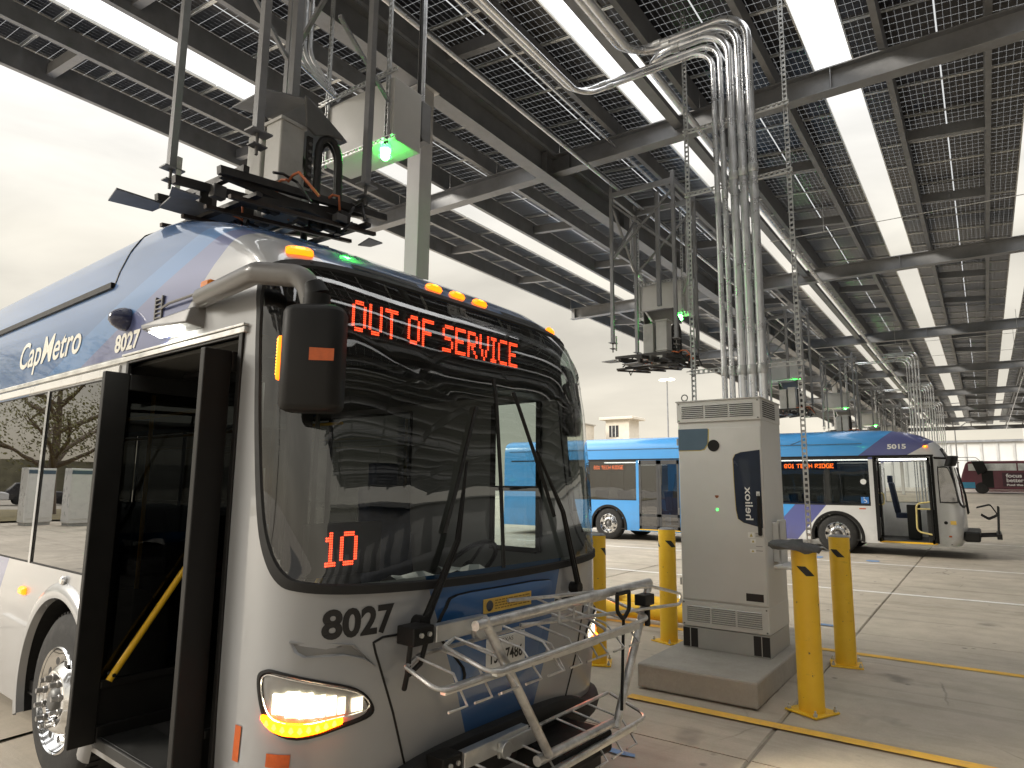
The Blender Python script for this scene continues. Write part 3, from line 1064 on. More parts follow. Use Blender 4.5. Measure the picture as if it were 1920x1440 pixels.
# ---- headlights
hl = [(-.818, .947), (-.802, .985), (-.762, .988), (-.657, .947), (-.56, .892), (-.515, .816), (-.52, .765), (-.597, .742), (-.703, .715), (-.775, .758), (-.805, .845)]
def headlight(sg):
    out = dense([(a * sg * -1, b) for a, b in hl], 4)
    c = (-.67 * -sg, .868)
    h = patch(SH, out, [.0, .010, .012, .004, -.02], [1.0, 1.0, .94, .90, .86], [1.0, 1.0, .93, .88, .84], [M['black'], M['chrome']], "headlight", bus, c, [0, 0, 0, 0, 1], smooth=40)
    # reflector bowl, lit chambers
    def q(p, z, off): return SH.O(p * -sg, z, off)
    m = MB()
    chambers = [(-.768, -.7355, .815, .895, .0), (-.7345, -.7035, .805, .905, .0), (-.7025, -.6725, .80, .898, .0), (-.6715, -.6425, .80, .885, .0)]
    for a, b_, z0, z1, _ in chambers:
        m = MB()
        g_ = [(a + (b_ - a) * i / 3, z0 + (z1 - z0) * j / 3) for j in range(4) for i in range(4)]
        m.add([q(x, z, .006 - .004 * (1 - ((i % 4) - 1.5) ** 2 / 2.3)) for i, (x, z) in enumerate(g_)], [(j * 4 + i, j * 4 + i + 1, j * 4 + i + 5, j * 4 + i + 4) for j in range(3) for i in range(3)])
        m.build("lit_reflector", M['headlamp'], h)
    for a, b_, z0, z1 in ((-.638, -.615, .80, .88), (-.611, -.592, .80, .868), (-.575, -.545, .80, .855)):
        m = MB(); m.add([q(a, z0, .008), q(b_, z0, .008), q(b_, z1, .008), q(a, z1, .008)], [(0, 1, 2, 3)])
        m.build("side_reflector", M['headlow'], h)
    # amber strip of nine diodes below
    ptop = ([-.79, -.765, -.735, -.70, -.66, -.60], [.812, .797, .785, .780, .780, .788])
    pbot = ([-.79, -.765, -.735, -.70, -.66, -.60], [.784, .752, .737, .731, .740, .762])
    m = MB(); K = 24; vs_ = []
    for i in range(K + 1):
        p = -.79 + .19 * i / K
        zt, zb = float(np.interp(p, *ptop)), float(np.interp(p, *pbot))
        vs_ += [q(p, zt, .004), q(p, zt, .026), q(p, (zt + zb) / 2, .028), q(p, zb, .018), q(p, zb, .0)]
    m.add(vs_, [(i * 5 + j, i * 5 + j + 1, i * 5 + j + 6, i * 5 + j + 5) for i in range(K) for j in range(4)])
    t = m.build("turn_strip", M['turnlit'], h, smooth=40)
    for k in range(9):
        p = -.772 + k * .0188; z = (float(np.interp(p, *ptop)) + float(np.interp(p, *pbot))) / 2 + .002
        m = MB(); m.add([q(p - .006, z - .004, .031), q(p, z - .013, .030), q(p + .006, z - .004, .031), q(p + .002, z + .014, .031), q(p - .002, z + .014, .031)], [(0, 1, 2, 3, 4)])
        m.build("diode", M['ambercore'], h)
    lens = dense([(a * -sg, b_) for a, b_ in [(-.80, .935), (-.79, .968), (-.76, .972), (-.66, .933), (-.565, .88), (-.527, .82), (-.55, .795), (-.62, .788), (-.70, .776), (-.76, .795), (-.787, .85)]], 3)
    patch(SH, lens, [.012, .018, .018], [1.0, .9, .5], [1.0, .9, .5], [M['lens']], "lens", h, c, smooth=60)
    # pale rim of the lens
    m = MB(); m.tube([SH.O(a, b_, .016) for a, b_ in lens], .0035, 5, closed=True)
    m.build("lens_rim", M['chrome'], h, smooth=60)
headlight(-1); headlight(1)
# the dipped beams themselves
for sg in (-1, 1):
    ld = bpy.data.lights.new("dipped_beam", 'SPOT'); ld.energy = 70; ld.color = (1.0, .86, .62); ld.spot_size = math.radians(85); ld.spot_blend = .8; ld.shadow_soft_size = .06
    lo_ = bpy.data.objects.new("dipped_beam", ld); COL.objects.link(lo_); lo_.parent = bus
    lo_.location = SH.O(sg * .70, .86, .05); lo_.rotation_euler = Vector((-sg * .10, 1, .16)).to_track_quat('Z', 'Y').to_euler()
# moulded slots above the headlights; darker inner face paints in the recess shade
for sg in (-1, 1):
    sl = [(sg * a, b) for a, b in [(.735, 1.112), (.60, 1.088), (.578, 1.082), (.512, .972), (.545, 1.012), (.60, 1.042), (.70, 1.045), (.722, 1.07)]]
    patch(SH, sl, [.0, .016, .014, .003, .003], [1.0, .99, .96, .90, .5], [1.0, .97, .88, .74, .4], [M['livery'], M['slotshade']], "moulded_slot", bus, (sg * .63, 1.063), [0, 0, 0, 1, 1], smooth=30)
# reflectors on the bumper corners
for (a, b_, z0, z1) in ((-.775, -.715, .60, .655), (-.893, -.868, .585, .735)):
    for sg in (1, -1):
        m = MB(); K = 8
        m.add([SH.O(sg * (a + (b_ - a) * i / K), z, .004) for z in (z0, z1) for i in range(K + 1)], [(i, i + 1, K + 2 + i, K + 1 + i) for i in range(K)])
        m.build("corner_reflector", M['reflector'], bus)

# bumper: black lower apron bowed across the front
m = MB()
us = list(np.linspace(-.80, .80, 41))
def bz(p): return .435 + .10 * max(0, 1 - (abs(p) / .52) ** 4)
vs_ = []
for p in us:
    zt = bz(p)
    for (z, o_) in ((zt, -.01), (zt - .005, .05), (zt - .05, .075), (.33, .07), (.27, .03), (.26, -.05)):
        vs_.append(SH.O(p, max(z, .252), o_))
fs_ = [(i * 6 + j, (i + 1) * 6 + j, (i + 1) * 6 + j + 1, i * 6 + j + 1) for i in range(len(us) - 1) for j in range(5)]
m.add(vs_, fs_).build("bumper", M['rubber'], bus, smooth=40)

# seams of the front hatch: dark recessed joints
def seam(name, pts, r=.006, k=6):
    m = MB(); q = []
    for i in range(len(pts) - 1):
        for t in np.linspace(0, 1, k, endpoint=False):
            q.append((pts[i][0] + (pts[i + 1][0] - pts[i][0]) * t, pts[i][1] + (pts[i + 1][1] - pts[i][1]) * t))
    q.append(pts[-1])
    m.tube([SH.O(a, b, .0) for a, b in q], r, 6)
    return m.build(name, M['black'], bus, smooth=60)
for sg in (1, -1):
    seam("panel_seam", [(-sg * .385, .47), (-sg * .51, 1.03), (-sg * .518, 1.075), (-sg * .49, 1.092), (-sg * .30, 1.092)])
# raised hatch in the middle
ht = dense([(-.225, 1.232), (0, 1.236), (.225, 1.232), (.27, 1.18), (.19, .86), (.17, .78), (0, .765), (-.17, .78), (-.19, .86), (-.30, 1.06), (-.27, 1.18)], 3)
patch(SH, ht, [.0, -.006, .016, .018], [1.06, 1.0, .975, .93], [1.05, 1.0, .965, .93], [M['black'], M['livery']], "front_hatch", bus, (0, 1.02), [0, 0, 1, 1], smooth=35)

# ---- writing
def onfront(u0, z0, off=.003):
    return lambda x, y: SH.U(u0 + x, z0 + y, off)
lettering("fleet_number", "8027", .165, onfront(-1.115, 1.118), M['printblack'], bus, bold=.006, width=.335)
vs_, fs_, w_ = text_mesh("CapMetro", .30, .004, .15)
m = MB(); kx_ = 1.34 / w_
m.add([(-float(np.interp(2.68 + y, SH.ZP, SH.WP)) - .004, 4.16 - x * kx_, 2.68 + y) for x, y in vs_], fs_)
M['cream'] = pm("cream_print", (.78, .76, .68), .35, 0, .04, 3, coat=.5)
m.build("operator_name", M['cream'], bus)
vs_, fs_, w_ = text_mesh("8027", .155, .005)
m = MB(); m.add([(-float(np.interp(2.60 + y, SH.ZP, SH.WP)) - .004, 2.21 - x * .36 / w_, 2.60 + y) for x, y in vs_], fs_)
m.build("side_number", M['cream'], bus)
# plate
m = MB(); m.box(-.155, .18, -.022, -.016, .80, .975)
pl = m.build("license_plate", M['plate'], bus, bevel=.004)
lettering("plate_number", "134 7486", .085, lambda x, y: Vector((-.135 + x, -.0235, .845 + y)), M['printblack'], pl, bold=.002, width=.29)
lettering("plate_state", "TEXAS", .03, lambda x, y: Vector((-.05 + x, -.0235, .94 + y)), M['printblack'], pl, width=.12)
# yellow notice with its round badge
m = MB(); m.box(-.185, .235, -.0225, -.0195, 1.108, 1.182)
st = m.build("notice_sticker", M['sticker'], bus)
m = MB(); m.cyl((-.135, -.024, 1.145), (-.135, -.0235, 1.145), .028, 20)
m.build("badge", M['navy'], st)
m = MB()
rr = random.Random(4)
for row in range(4):
    x = -.09
    while x < .22:
        w = rr.uniform(.012, .04); m.box(x, min(x + w, .225), -.0236, -.0230, 1.122 + row * .014, 1.128 + row * .014); x += w + .008
m.build("notice_print", pm("notice_ink", (.30, .17, .03), .6), st)

# ---- marker lamps
def marker(name, c, nrm, w, h, parent, lit=True):
    nrm = Vector(nrm).normalized(); t = Vector((0, 0, 1)).cross(nrm).normalized(); b_ = nrm.cross(t)
    def P(a, d, e): return Vector(c) + t * a + b_ * d + nrm * e
    m = MB()
    ol = [(-w / 2, -h * .35), (-w * .36, -h / 2), (w * .36, -h / 2), (w / 2, -h * .35), (w / 2, h * .35), (w * .36, h / 2), (-w * .36, h / 2), (-w / 2, h * .35)]
    vs = [P(a, d, -.01) for a, d in ol] + [P(a, d, .012) for a, d in ol] + [P(a * .72, d * .66, .026) for a, d in ol]
    fs = [(i + 8 * k, (i + 1) % 8 + 8 * k, (i + 1) % 8 + 8 * k + 8, i + 8 * k + 8) for k in range(2) for i in range(8)] + [tuple(range(16, 24))]
    o = m.add(vs, fs).build(name, M['ambermat'] if lit else M['amberlens'], parent, smooth=30)
    if lit:
        k = MB(); k.add([P(a * .34, d * .40, .0275) for a, d in ol], [tuple(range(8))]); k.build("bulb", M['ambercore'], o)
    return o
for u, z in ((-1.10, 2.945), (-.21, 2.955), (0, 2.958), (.21, 2.955), (1.10, 2.945)):
    p = SH.pu(u, z); marker("marker_lamp", SH.O(p, z, .0), SH.Nrm(p, z), .135 if abs(u) > 1 else .11, .05, bus)
marker("side_marker", (-1.275, 1.03, 2.835), (-1, 0, .05), .10, .05, bus, False)
marker("side_marker", (-1.276, 3.38, 1.005), (-1, 0, 0), .11, .055, bus)
marker("side_marker", (-1.276, 7.2, 1.0), (-1, 0, 0), .11, .055, bus)
# vent slots in the brow
for u0 in (-.83, .40):
    m = MB(); q = [SH.U(u0 + .46 * t, 2.915 + .0, .004) for t in np.linspace(0, 1, 9)] + [SH.U(u0 + .46 * t, 2.945, .004) for t in np.linspace(1, 0, 9)]
    m.add(q, [tuple(range(18))]); m.build("brow_vent", M['black'], bus)

# ---- wipers
for (a, b_, c_) in (((-.645, 1.133), (-.43, 1.50), (-.20, 2.20)), ((.70, 1.150), (.53, 1.62), (.16, 2.32))):
    m = MB()
    P0, P1, P2 = SH.U(*a, .05), SH.U(*b_, .06), SH.U(a[0] + (c_[0] - a[0]) * .72, a[1] + (c_[1] - a[1]) * .72, .05)
    m.tube([P0, P1, P2], [.016, .011, .008], 6); m.tube([P0 + Vector((.03, 0, 0)), P1 + Vector((.022, 0, 0)), P2], [.010, .008, .006], 6)
    m.cyl(SH.U(*a, 0), SH.U(*a, .065), .035, 12)
    w = m.build("wiper", M['black'], bus, smooth=50)
    m = MB()
    d0 = (a[0] + (c_[0] - a[0]) * .38, a[1] + (c_[1] - a[1]) * .38)
    m.tube([SH.U(d0[0] + (c_[0] - d0[0]) * t, d0[1] + (c_[1] - d0[1]) * t, .022) for t in np.linspace(0, 1.02, 10)], .012, 5)
    m.build("wiper_blade", M['rubber'], w, smooth=50)

# ---- kerb-side mirror on its arm
def rounded_box(m, c, ax, ay, az, sx, sy, sz, r, mi=0, taper=0.0):
    """box with rounded vertical edges: ax, ay, az unit axes"""
    ol = []
    for (qx, qy, a0) in ((1, 1, 0), (-1, 1, 90), (-1, -1, 180), (1, -1, 270)):
        for k in range(5):
            a = math.radians(a0 + k * 22.5)
            ol.append((qx * (sx / 2 - r) + r * math.cos(a), qy * (sy / 2 - r) + r * math.sin(a)))
    n = len(ol); vs = []
    levels = [(-1, .80), (-.96, .93), (-.88, 1.0), (.86, 1.0), (.95, .92), (1, .72)]
    for t, f in levels:
        for a, b_ in ol: vs.append(Vector(c) + ax * a * (f - taper * t * .5) + ay * b_ * f + az * (t * sz / 2))
    L = len(levels)
    fs = [(k * n + i, k * n + (i + 1) % n, (k + 1) * n + (i + 1) % n, (k + 1) * n + i) for k in range(L - 1) for i in range(n)] + [tuple(range(n)), tuple(range((L - 1) * n, L * n))]
    m.add(vs, fs, mi)
MC = Vector((-1.285, .02, 2.315))
ax = Vector((.62, -.78, 0)).normalized(); ay = Vector((.78, .62, 0)).normalized()
m = MB(); rounded_box(m, MC, ax, ay, Vector((0, 0, 1)), .262, .17, .46, .055)
mh = m.build("mirror", M['black'], bus, smooth=50)
m = MB(); c0 = MC - ay * .088 + ax * .045
m.add([c0 + ax * a + Vector((0, 0, b_)) for a, b_ in ((-.04, .035), (.065, .03), (.065, -.022), (-.04, -.02))], [(0, 1, 2, 3)])
m.build("mirror_reflector", M['reflector'], mh)
m = MB()
c1 = MC - ax * .136 - ay * .02
rounded_box(m, c1, ax, ay, Vector((0, 0, 1)), .03, .045, .19, .012)
ml = m.build("turn_repeater", M['ambermat'], mh, smooth=50)
for k in range(12):
    z = -.075 + k * .0136
    m = MB(); m.box(-.0135, -.0155, -.016, .016, z, z + .007, M=Matrix.Translation(c1) @ Matrix((ax, ay, Vector((0, 0, 1)))).transposed().to_4x4())
    m.build("diode", M['ambercore'], mh)
m = MB(); c2 = MC + ay * .087
m.add([c2 + ax * a + Vector((0, 0, b_)) for a, b_ in ((-.11, .19), (.11, .19), (.11, -.19), (-.11, -.19))], [(0, 1, 2, 3)])
m.build("mirror_glass", M['chrome'], mh)
pm("mirror_arm_grey_b", (.16, .155, .15), .4, 0, .1, 6, coat=.2)
m = MB()
arm = arc_path([(-1.25, 1.16, 2.74), (-1.34, .95, 2.735), (-1.40, .34, 2.735), (-1.31, .08, 2.69), (-1.285, .03, 2.52)], .10, 6)
m.tube(arm, [.034 + .018 * min(1, i / 4) for i in range(len(arm))], 10)
m.build("mirror_arm", M['armgrey'], mh, smooth=50)
m = MB(); m.cyl((-1.285, .025, 2.49), (-1.285, .025, 2.60), .06, 14); m.cyl((-1.285, .025, 2.60), (-1.30, .04, 2.655), .06, 14, r2=.045)
m.build("mirror_swivel", M['black'], mh, smooth=40)
# offside mirror, seen past the far corner of the windshield
m = MB(); rounded_box(m, (1.30, .40, 2.36), Vector((.9, .43, 0)).normalized(), Vector((-.43, .9, 0)).normalized(), Vector((0, 0, 1)), .20, .13, .40, .05)
mr = m.build("mirror", M['black'], bus, smooth=50)
m = MB(); m.tube(arc_path([(1.22, 1.0, 2.70), (1.27, .8, 2.70), (1.30, .42, 2.68), (1.30, .40, 2.5)], .1), .035, 8); m.build("mirror_arm", M['black'], mr, smooth=50)

# ---- door-side fittings
m = MB(); m.box(-1.292, -1.262, .60, BL - .2, 2.515, 2.545); m.box(-1.298, -1.262, .60, 2.02, 2.548, 2.562)
m.build("drip_rail", M['alu'], bus, bevel=.004)
m = MB(); m.box(-1.284, -1.26, 2.08, BL - .2, 2.452, 2.505); m.build("window_header", M['white'], bus, bevel=.006)
# courtesy lamp over the door
m = MB()
m.add([(-1.268, 1.05, 2.60), (-1.268, 1.60, 2.62), (-1.268, 1.62, 2.72), (-1.268, 1.05, 2.74), (-1.35, 1.10, 2.625), (-1.40, 1.52, 2.635), (-1.39, 1.56, 2.665), (-1.33, 1.10, 2.71)],
      [(0, 1, 5, 4), (1, 2, 6, 5), (2, 3, 7, 6), (3, 0, 4, 7), (4, 5, 6, 7)])
cl = m.build("courtesy_lamp", M['armgrey'], bus, bevel=.008)
m = MB(); m.add([(-1.345, 1.20, 2.606), (-1.385, 1.46, 2.614), (-1.30, 1.50, 2.598), (-1.295, 1.22, 2.592)], [(0, 1, 2, 3)])
m.build("lamp_face", M['domelight'], cl)
# small folding step grille, dome camera
m = MB()
for k in range(5): m.box(-1.275, -1.262, 1.585, 1.665, 2.74 + k * .027, 2.750 + k * .027)
m.box(-1.276, -1.262, 1.575, 1.590, 2.725, 2.875); m.box(-1.276, -1.262, 1.66, 1.675, 2.725, 2.875)
m.build("side_grille", M['armgrey'], bus, bevel=.003)
m = MB(); m.tube([(-1.275, 1.585, 2.79), (-1.29, 1.45, 2.80), (-1.29, 1.12, 2.80)], .008, 6); m.build("cable_guard", M['armgrey'], bus)
m = MB(); m.lathe([(0, .075), (.03, .075), (.055, .066), (.085, .05), (.105, .028), (.11, .001)], 'x', (-1.262, 2.08, 2.80), 18, sgn=-1)
m.build("camera_dome", pm("navy_dome", (.02, .025, .07), .25, 0, .1, 5, coat=.5), bus, smooth=50)
# fairing joint and dark strip under the roof fairing
m = MB(); m.box(-1.245, -1.215, 2.46, BL - .1, 3.085, 3.125); m.build("fairing_strip", M['black'], bus)
m = MB(); m.tube([(-np.interp(z, SH.ZP, SH.WP) - .0, 2.45 - .0 * z, z) for z in np.linspace(3.1, 3.6, 12)], .007, 5); m.build("fairing_joint", M['black'], bus)

# ---- side windows
for sgn_ in (-1, 1):
    for (a, b_) in WINS:
        m = MB(); x = sgn_ * 1.264
        m.add([(x, a - .005, WZ0 - .005), (x, b_ + .005, WZ0 - .005), (x, b_ + .005, WZ1 + .005), (x, a - .005, WZ1 + .005)], [(0, 1, 2, 3)])
        w = m.build("side_window", M['win'], bus)
        m = MB()
        for (p0, p1, q0, q1) in ((a - .012, a + .012, WZ0, WZ1), (b_ - .012, b_ + .012, WZ0, WZ1)):
            m.box(sgn_ * 1.258 - .006, sgn_ * 1.258 + .006, p0, p1, q0, q1)
        m.box(sgn_ * 1.262 - .008, sgn_ * 1.262 + .008, a, b_, WZ0 - .012, WZ0 + .008); m.box(sgn_ * 1.262 - .008, sgn_ * 1.262 + .008, a, b_, WZ1 - .006, WZ1 + .012)
        m.build("window_frame", M['rubber'], w)
m = MB(); m.add([(1.264, .66, 1.28), (1.264, 1.16, 1.28), (1.264, 1.16, WZ1 + .02), (1.264, .66, WZ1 + .02)], [(0, 1, 2, 3)])
dw = m.build("driver_window", glass("driver_glass", (.66, .72, .70), 1.5), bus)
m = MB(); m.box(1.245, 1.262, .66, 1.16, 1.74, 1.78); m.box(1.245, 1.262, .655, .70, 1.28, WZ1); m.box(1.245, 1.262, 1.12, 1.165, 1.28, WZ1); m.box(1.245, 1.262, .70, 1.12, 1.27, 1.31); m.build("window_frame", M['rubber'], dw)

# ---- wheels
def wheel(name, c, sg, parent, R=WR, k=1.0):
    w = thing(name, None, None, c); w.parent = parent
    w.scale = (1, 1, 1)
    m = MB()
    m.lathe([(0, .30), (.0, R - .13), (.012, R - .05), (.035, R - .012), (.06, R), (.24, R), (.26, R - .02), (.28, R - .10), (.28, .25)], 'x', (0, 0, 0), 56, sgn=-sg)
    for k in range(0, 64):      # tread blocks on the shoulder
        a = 2 * math.pi * k / 64
        m.box(-sg * .05, -sg * .12, -.014, .014, R - .006, R + .008, M=Matrix.Rotation(a, 4, 'X'))
    t = m.build("tyre", M['tyre'], w, smooth=40)
    m = MB()
    m.lathe([(.015, .305), (-.004, .300), (-.010, .292), (.004, .283), (.045, .270), (.060, .255), (.040, .225), (.012, .195), (-.012, .172), (-.020, .160), (-.016, .122), (.010, .108), (.05, .104), (.05, .001)],
            'x', (0, 0, 0), 56, sgn=-sg)
    m.v = [(a, b * R / .485, c_ * R / .485) for a, b, c_ in m.v]
    r_ = m.build("rim", M['chrome'], w, smooth=40)
    m = MB(); m.add([Vector((sg * -.012, .034 * math.cos(q), .232 + .024 * math.sin(q))) for q in np.linspace(0, 2 * math.pi, 12, endpoint=False)], [tuple(range(12))])
    hh = m.build("hand_hole", M['printblack'], w)
    m = MB(); m.tube([(sg * .014, 0, .141), (sg * .034, 0, .141), (sg * .038, 0, .141), (sg * .074, 0, .141)], [.022, .022, .0165, .0155], 8)
    nu = m.build("wheel_nut", M['nut'], w, smooth=40)
    for k in range(10):          # hand holes and wheel nuts with long caps
        for o0, ph in ((hh, .5), (nu, 0)):
            o = o0 if k == 0 else o0.copy()
            if k: COL.objects.link(o)
            o.rotation_euler = (2 * math.pi * (k + ph) / 10, 0, 0)
    m = MB(); m.lathe([(.05, .10), (.02, .085), (-.02, .070), (-.035, .05), (-.035, .001)], 'x', (0, 0, 0), 24, sgn=-sg); m.build("hub", M['steel_dark'], w, smooth=40)
    return w
w0 = wheel("wheel", (-1.255, WV, .41), -1, bus)
for (x, y, sg) in ((-1.255, AXR, -1),):
    w = copy_tree(w0, bus); w.location = (x, y, .41)
w1 = wheel("wheel", (1.255, WV, .41), 1, bus)
w = copy_tree(w1, bus); w.location = (1.255, AXR, .41)
for ax_ in (WV, AXR):
    m = MB()
    def arc(r, x): return [(x, ax_ + r * math.cos(a), .45 + r * math.sin(a)) for a in np.linspace(math.radians(-22), math.radians(202), 41)]
    A = [arc(.575, -1.26), arc(.585, -1.305), arc(.625, -1.312), arc(.665, -1.296), arc(.685, -1.272)]
    vs_ = [p for r in A for p in r]; n_ = 41
    m.add(vs_, [(k * n_ + i, k * n_ + i + 1, (k + 1) * n_ + i + 1, (k + 1) * n_ + i) for k in range(4) for i in range(n_ - 1)])
    m.build("wheel_arch", M['livery'], bus, smooth=50)
    for sg in (-1, 1):
        m = MB()
        vs_ = arc(.59, sg * 1.262) + arc(.59, sg * .80)
        m.add(vs_, [(i, i + 1, n_ + i + 1, n_ + i) for i in range(n_ - 1)] + [tuple(range(n_, 2 * n_))])
        m.build("wheel_well", M['rubber'], bus)

# ---- front door: two leaves swung out at right angles to the side
def door_leaf(v, u0, u1, parent, rail):
    z0, z1, t, fr = .33, 2.43, .045, .14
    m = MB()
    m.box(u0, u0 + fr, v - t / 2, v + t / 2, z0, z1); m.box(u1 - fr, u1, v - t / 2, v + t / 2, z0, z1)
    m.box(u0 + fr, u1 - fr, v - t / 2, v + t / 2, z0, z0 + .09); m.box(u0 + fr, u1 - fr, v - t / 2, v + t / 2, z1 - .10, z1)
    m.box(u0 + fr, u1 - fr, v - t / 2, v + t / 2, .62, .66)
    o = m.build("door_leaf", M['black'], parent, bevel=.006)
    m = MB(); m.add([(u0 + fr, v, .66), (u1 - fr, v, .66), (u1 - fr, v, z1 - .10), (u0 + fr, v, z1 - .10)], [(0, 1, 2, 3)]); m.build("door_glass", M['doorglass'], o)
    m = MB(); m.add([(u0 + fr, v, .42), (u1 - fr, v, .42), (u1 - fr, v, .62), (u0 + fr, v, .62)], [(0, 1, 2, 3)]); m.build("kick_panel", M['black'], o)
    if rail:
        a, b_ = Vector((-1.262, v - .055, .665)), Vector((-.80, v - .055, 1.37))
        m = MB(); m.tube([a, b_], .019, 10)
        r_ = m.build("handrail", M['rail'], o, smooth=50)
        for p in (a + (b_ - a) * .04, b_ - (b_ - a) * .04):
            m = MB(); m.cyl(p + Vector((0, -.022, 0)), p + Vector((0, .05, 0)), .011, 8); m.build("rail_bolt", M['black'], o)
    return o
dl = door_leaf(1.90, -1.43, -.68, bus, True)
d2 = door_leaf(.72, -1.43, -.80, bus, False)
m = MB(); m.tube(arc_path([(-.95, 1.9, 2.46), (-.95, 1.4, 2.46), (-1.0, .75, 2.46)], .1), .02, 6); m.build("door_shaft", M['black'], bus)
m = MB(); m.box(-1.285, -1.262, DV0 - .035, DV0, DZ0, DZ1 + .03); m.box(-1.285, -1.262, DV1, DV1 + .035, DZ0, DZ1 + .03); m.box(-1.285, -1.262, DV0, DV1, DZ1, DZ1 + .012)
m.build("door_frame", M['black'], bus, bevel=.004)
m = MB(); m.box(-1.27, -1.0, DV0, DV1, .30, .355); m.box(-1.285, -1.262, DV0, DV1, .30, .36); m.build("door_step", M['dash'], bus, bevel=.006)

# ---- inside
m = MB()
m.box(-1.24, 1.24, .25, BL - .1, .34, .352)
m.box(-1.23, 1.23, 2.95, BL - .15, .352, .42)
m.build("floor", M['floor'], bus)
m = MB(); m.box(-1.20, 1.20, .6, BL - .2, 2.50, 2.52); m.build("ceiling", M['lining'], bus)
m = MB(); m.box(-1.22, 1.22, BL - .25, BL - .2, .35, 2.5); m.build("rear_bulkhead", M['lining'], bus)
m = MB()
prof_ = [(.16, .75), (.16, 1.20), (.28, 1.27), (.52, 1.25), (.62, 1.12), (.62, .75)]
m.prism([(a, b) for a, b in prof_], -1.05, 1.18, 'x')
m.box(.05, 1.18, .62, .85, .9, 1.16)
m.build("dashboard", M['dash'], bus, bevel=.02)
# steering wheel on its column
m = MB()
cw = Vector((.62, .82, 1.22)); nn = Vector((0, .75, .66)); t1 = Vector((1, 0, 0)); t2 = nn.cross(t1)
m.tube([cw + (t1 * math.cos(a) + t2 * math.sin(a)) * .235 for a in np.linspace(0, 2 * math.pi, 28, endpoint=False)], .016, 6, closed=True)
for a in (.3, 2.8, 4.7): m.tube([cw, cw + (t1 * math.cos(a) + t2 * math.sin(a)) * .235], .012, 5)
m.cyl(cw + nn * .02, cw - nn * .35, .04, 10)
m.build("steering_wheel", M['black'], bus, smooth=50)
# driver's seat
m = MB()
rounded_box(m, (.62, 1.42, .92), Vector((1, 0, 0)), Vector((0, 1, 0)), Vector((0, 0, 1)), .50, .50, .14, .08)
rounded_box(m, (.62, 1.70, 1.38), Vector((1, 0, 0)), Vector((0, 1, 0)), Vector((0, .12, 1)).normalized(), .48, .12, .78, .05)
rounded_box(m, (.62, 1.76, 1.86), Vector((1, 0, 0)), Vector((0, 1, 0)), Vector((0, 0, 1)), .26, .10, .18, .04)
m.cyl((.62, 1.42, .36), (.62, 1.42, .86), .12, 12)
m.build("driver_seat", M['seat'], bus, smooth=45)
# partition behind the driver
m = MB(); m.box(.2, 1.24, 2.06, 2.10, .36, 1.35); m.tube([(.2, 2.08, .36), (.2, 2.08, 2.48)], .018, 8); m.build("driver_partition", M['lining'], bus)
# papers and box on the dash
m = MB()
for (a, b_, w_, d_, r_) in ((-.44, .30, .30, .20, .2), (.02, .35, .28, .2, -.3)):
    T = Matrix.Translation((a, b_, 1.28)) @ Matrix.Rotation(r_, 4, 'Z')
    m.add([T @ Vector(((i - 2) * w_ / 4, (j - 1) * d_ / 2, .02 * math.sin(i * 1.7 + j * 2) + .02 * (j == 1))) for j in range(3) for i in range(5)], [(j * 5 + i, j * 5 + i + 1, j * 5 + i + 6, j * 5 + i + 5) for j in range(2) for i in range(4)])
m.build("dash_papers", M['print'], bus)
m = MB(); m.box(-.80, -.52, .80, 1.05, .36, 1.10); m.box(-.77, -.55, .83, 1.0, 1.10, 1.22); m.build("farebox", M['lining'], bus, bevel=.015)
m = MB()
m.tube(arc_path([(-1.06, .55, .95), (-.92, .40, 1.32), (-.92, .40, 1.5)], .05), .016, 8)
m.tube([(-.55, 2.2, .36), (-.55, 2.2, 2.5)], .017, 8); m.tube([(.45, 3.1, .36), (.45, 3.1, 2.5)], .017, 8); m.tube([(-.5, 3.4, .42), (-.5, 3.4, 2.5)], .017, 8)
m.tube([(-.6, 2.2, 2.3), (-.6, 9, 2.3)], .015, 8); m.tube([(.6, 2.3, 2.3), (.6, 9, 2.3)], .015, 8)
m.build("grab_rail", M['rail'], bus, smooth=50)
m = MB()
rounded_box(m, (0, 0, .44), Vector((1, 0, 0)), Vector((0, 1, 0)), Vector((0, 0, 1)), .82, .42, .10, .05)
rounded_box(m, (0, .22, .78), Vector((1, 0, 0)), Vector((0, 1, 0)), Vector((0, .1, 1)).normalized(), .84, .07, .62, .03)
m.box(-.3, .3, -.1, .1, 0, .40)
seat0 = m.build("passenger_seat", M['seat'], bus, smooth=45)
seat0.location = (-.78, 3.9, .42)
for k in range(1, 7):
    for sx in (-.78, .78):
        o = seat0.copy(); COL.objects.link(o); o.location = (sx, 3.9 + .78 * k, .42)
o = seat0.copy(); COL.objects.link(o); o.location = (.78, 3.9, .42)
m = MB(); m.box(-.35, -.15, 2.6, 8, 2.485, 2.498); m.build("saloon_lamp", M['lining'], bus)

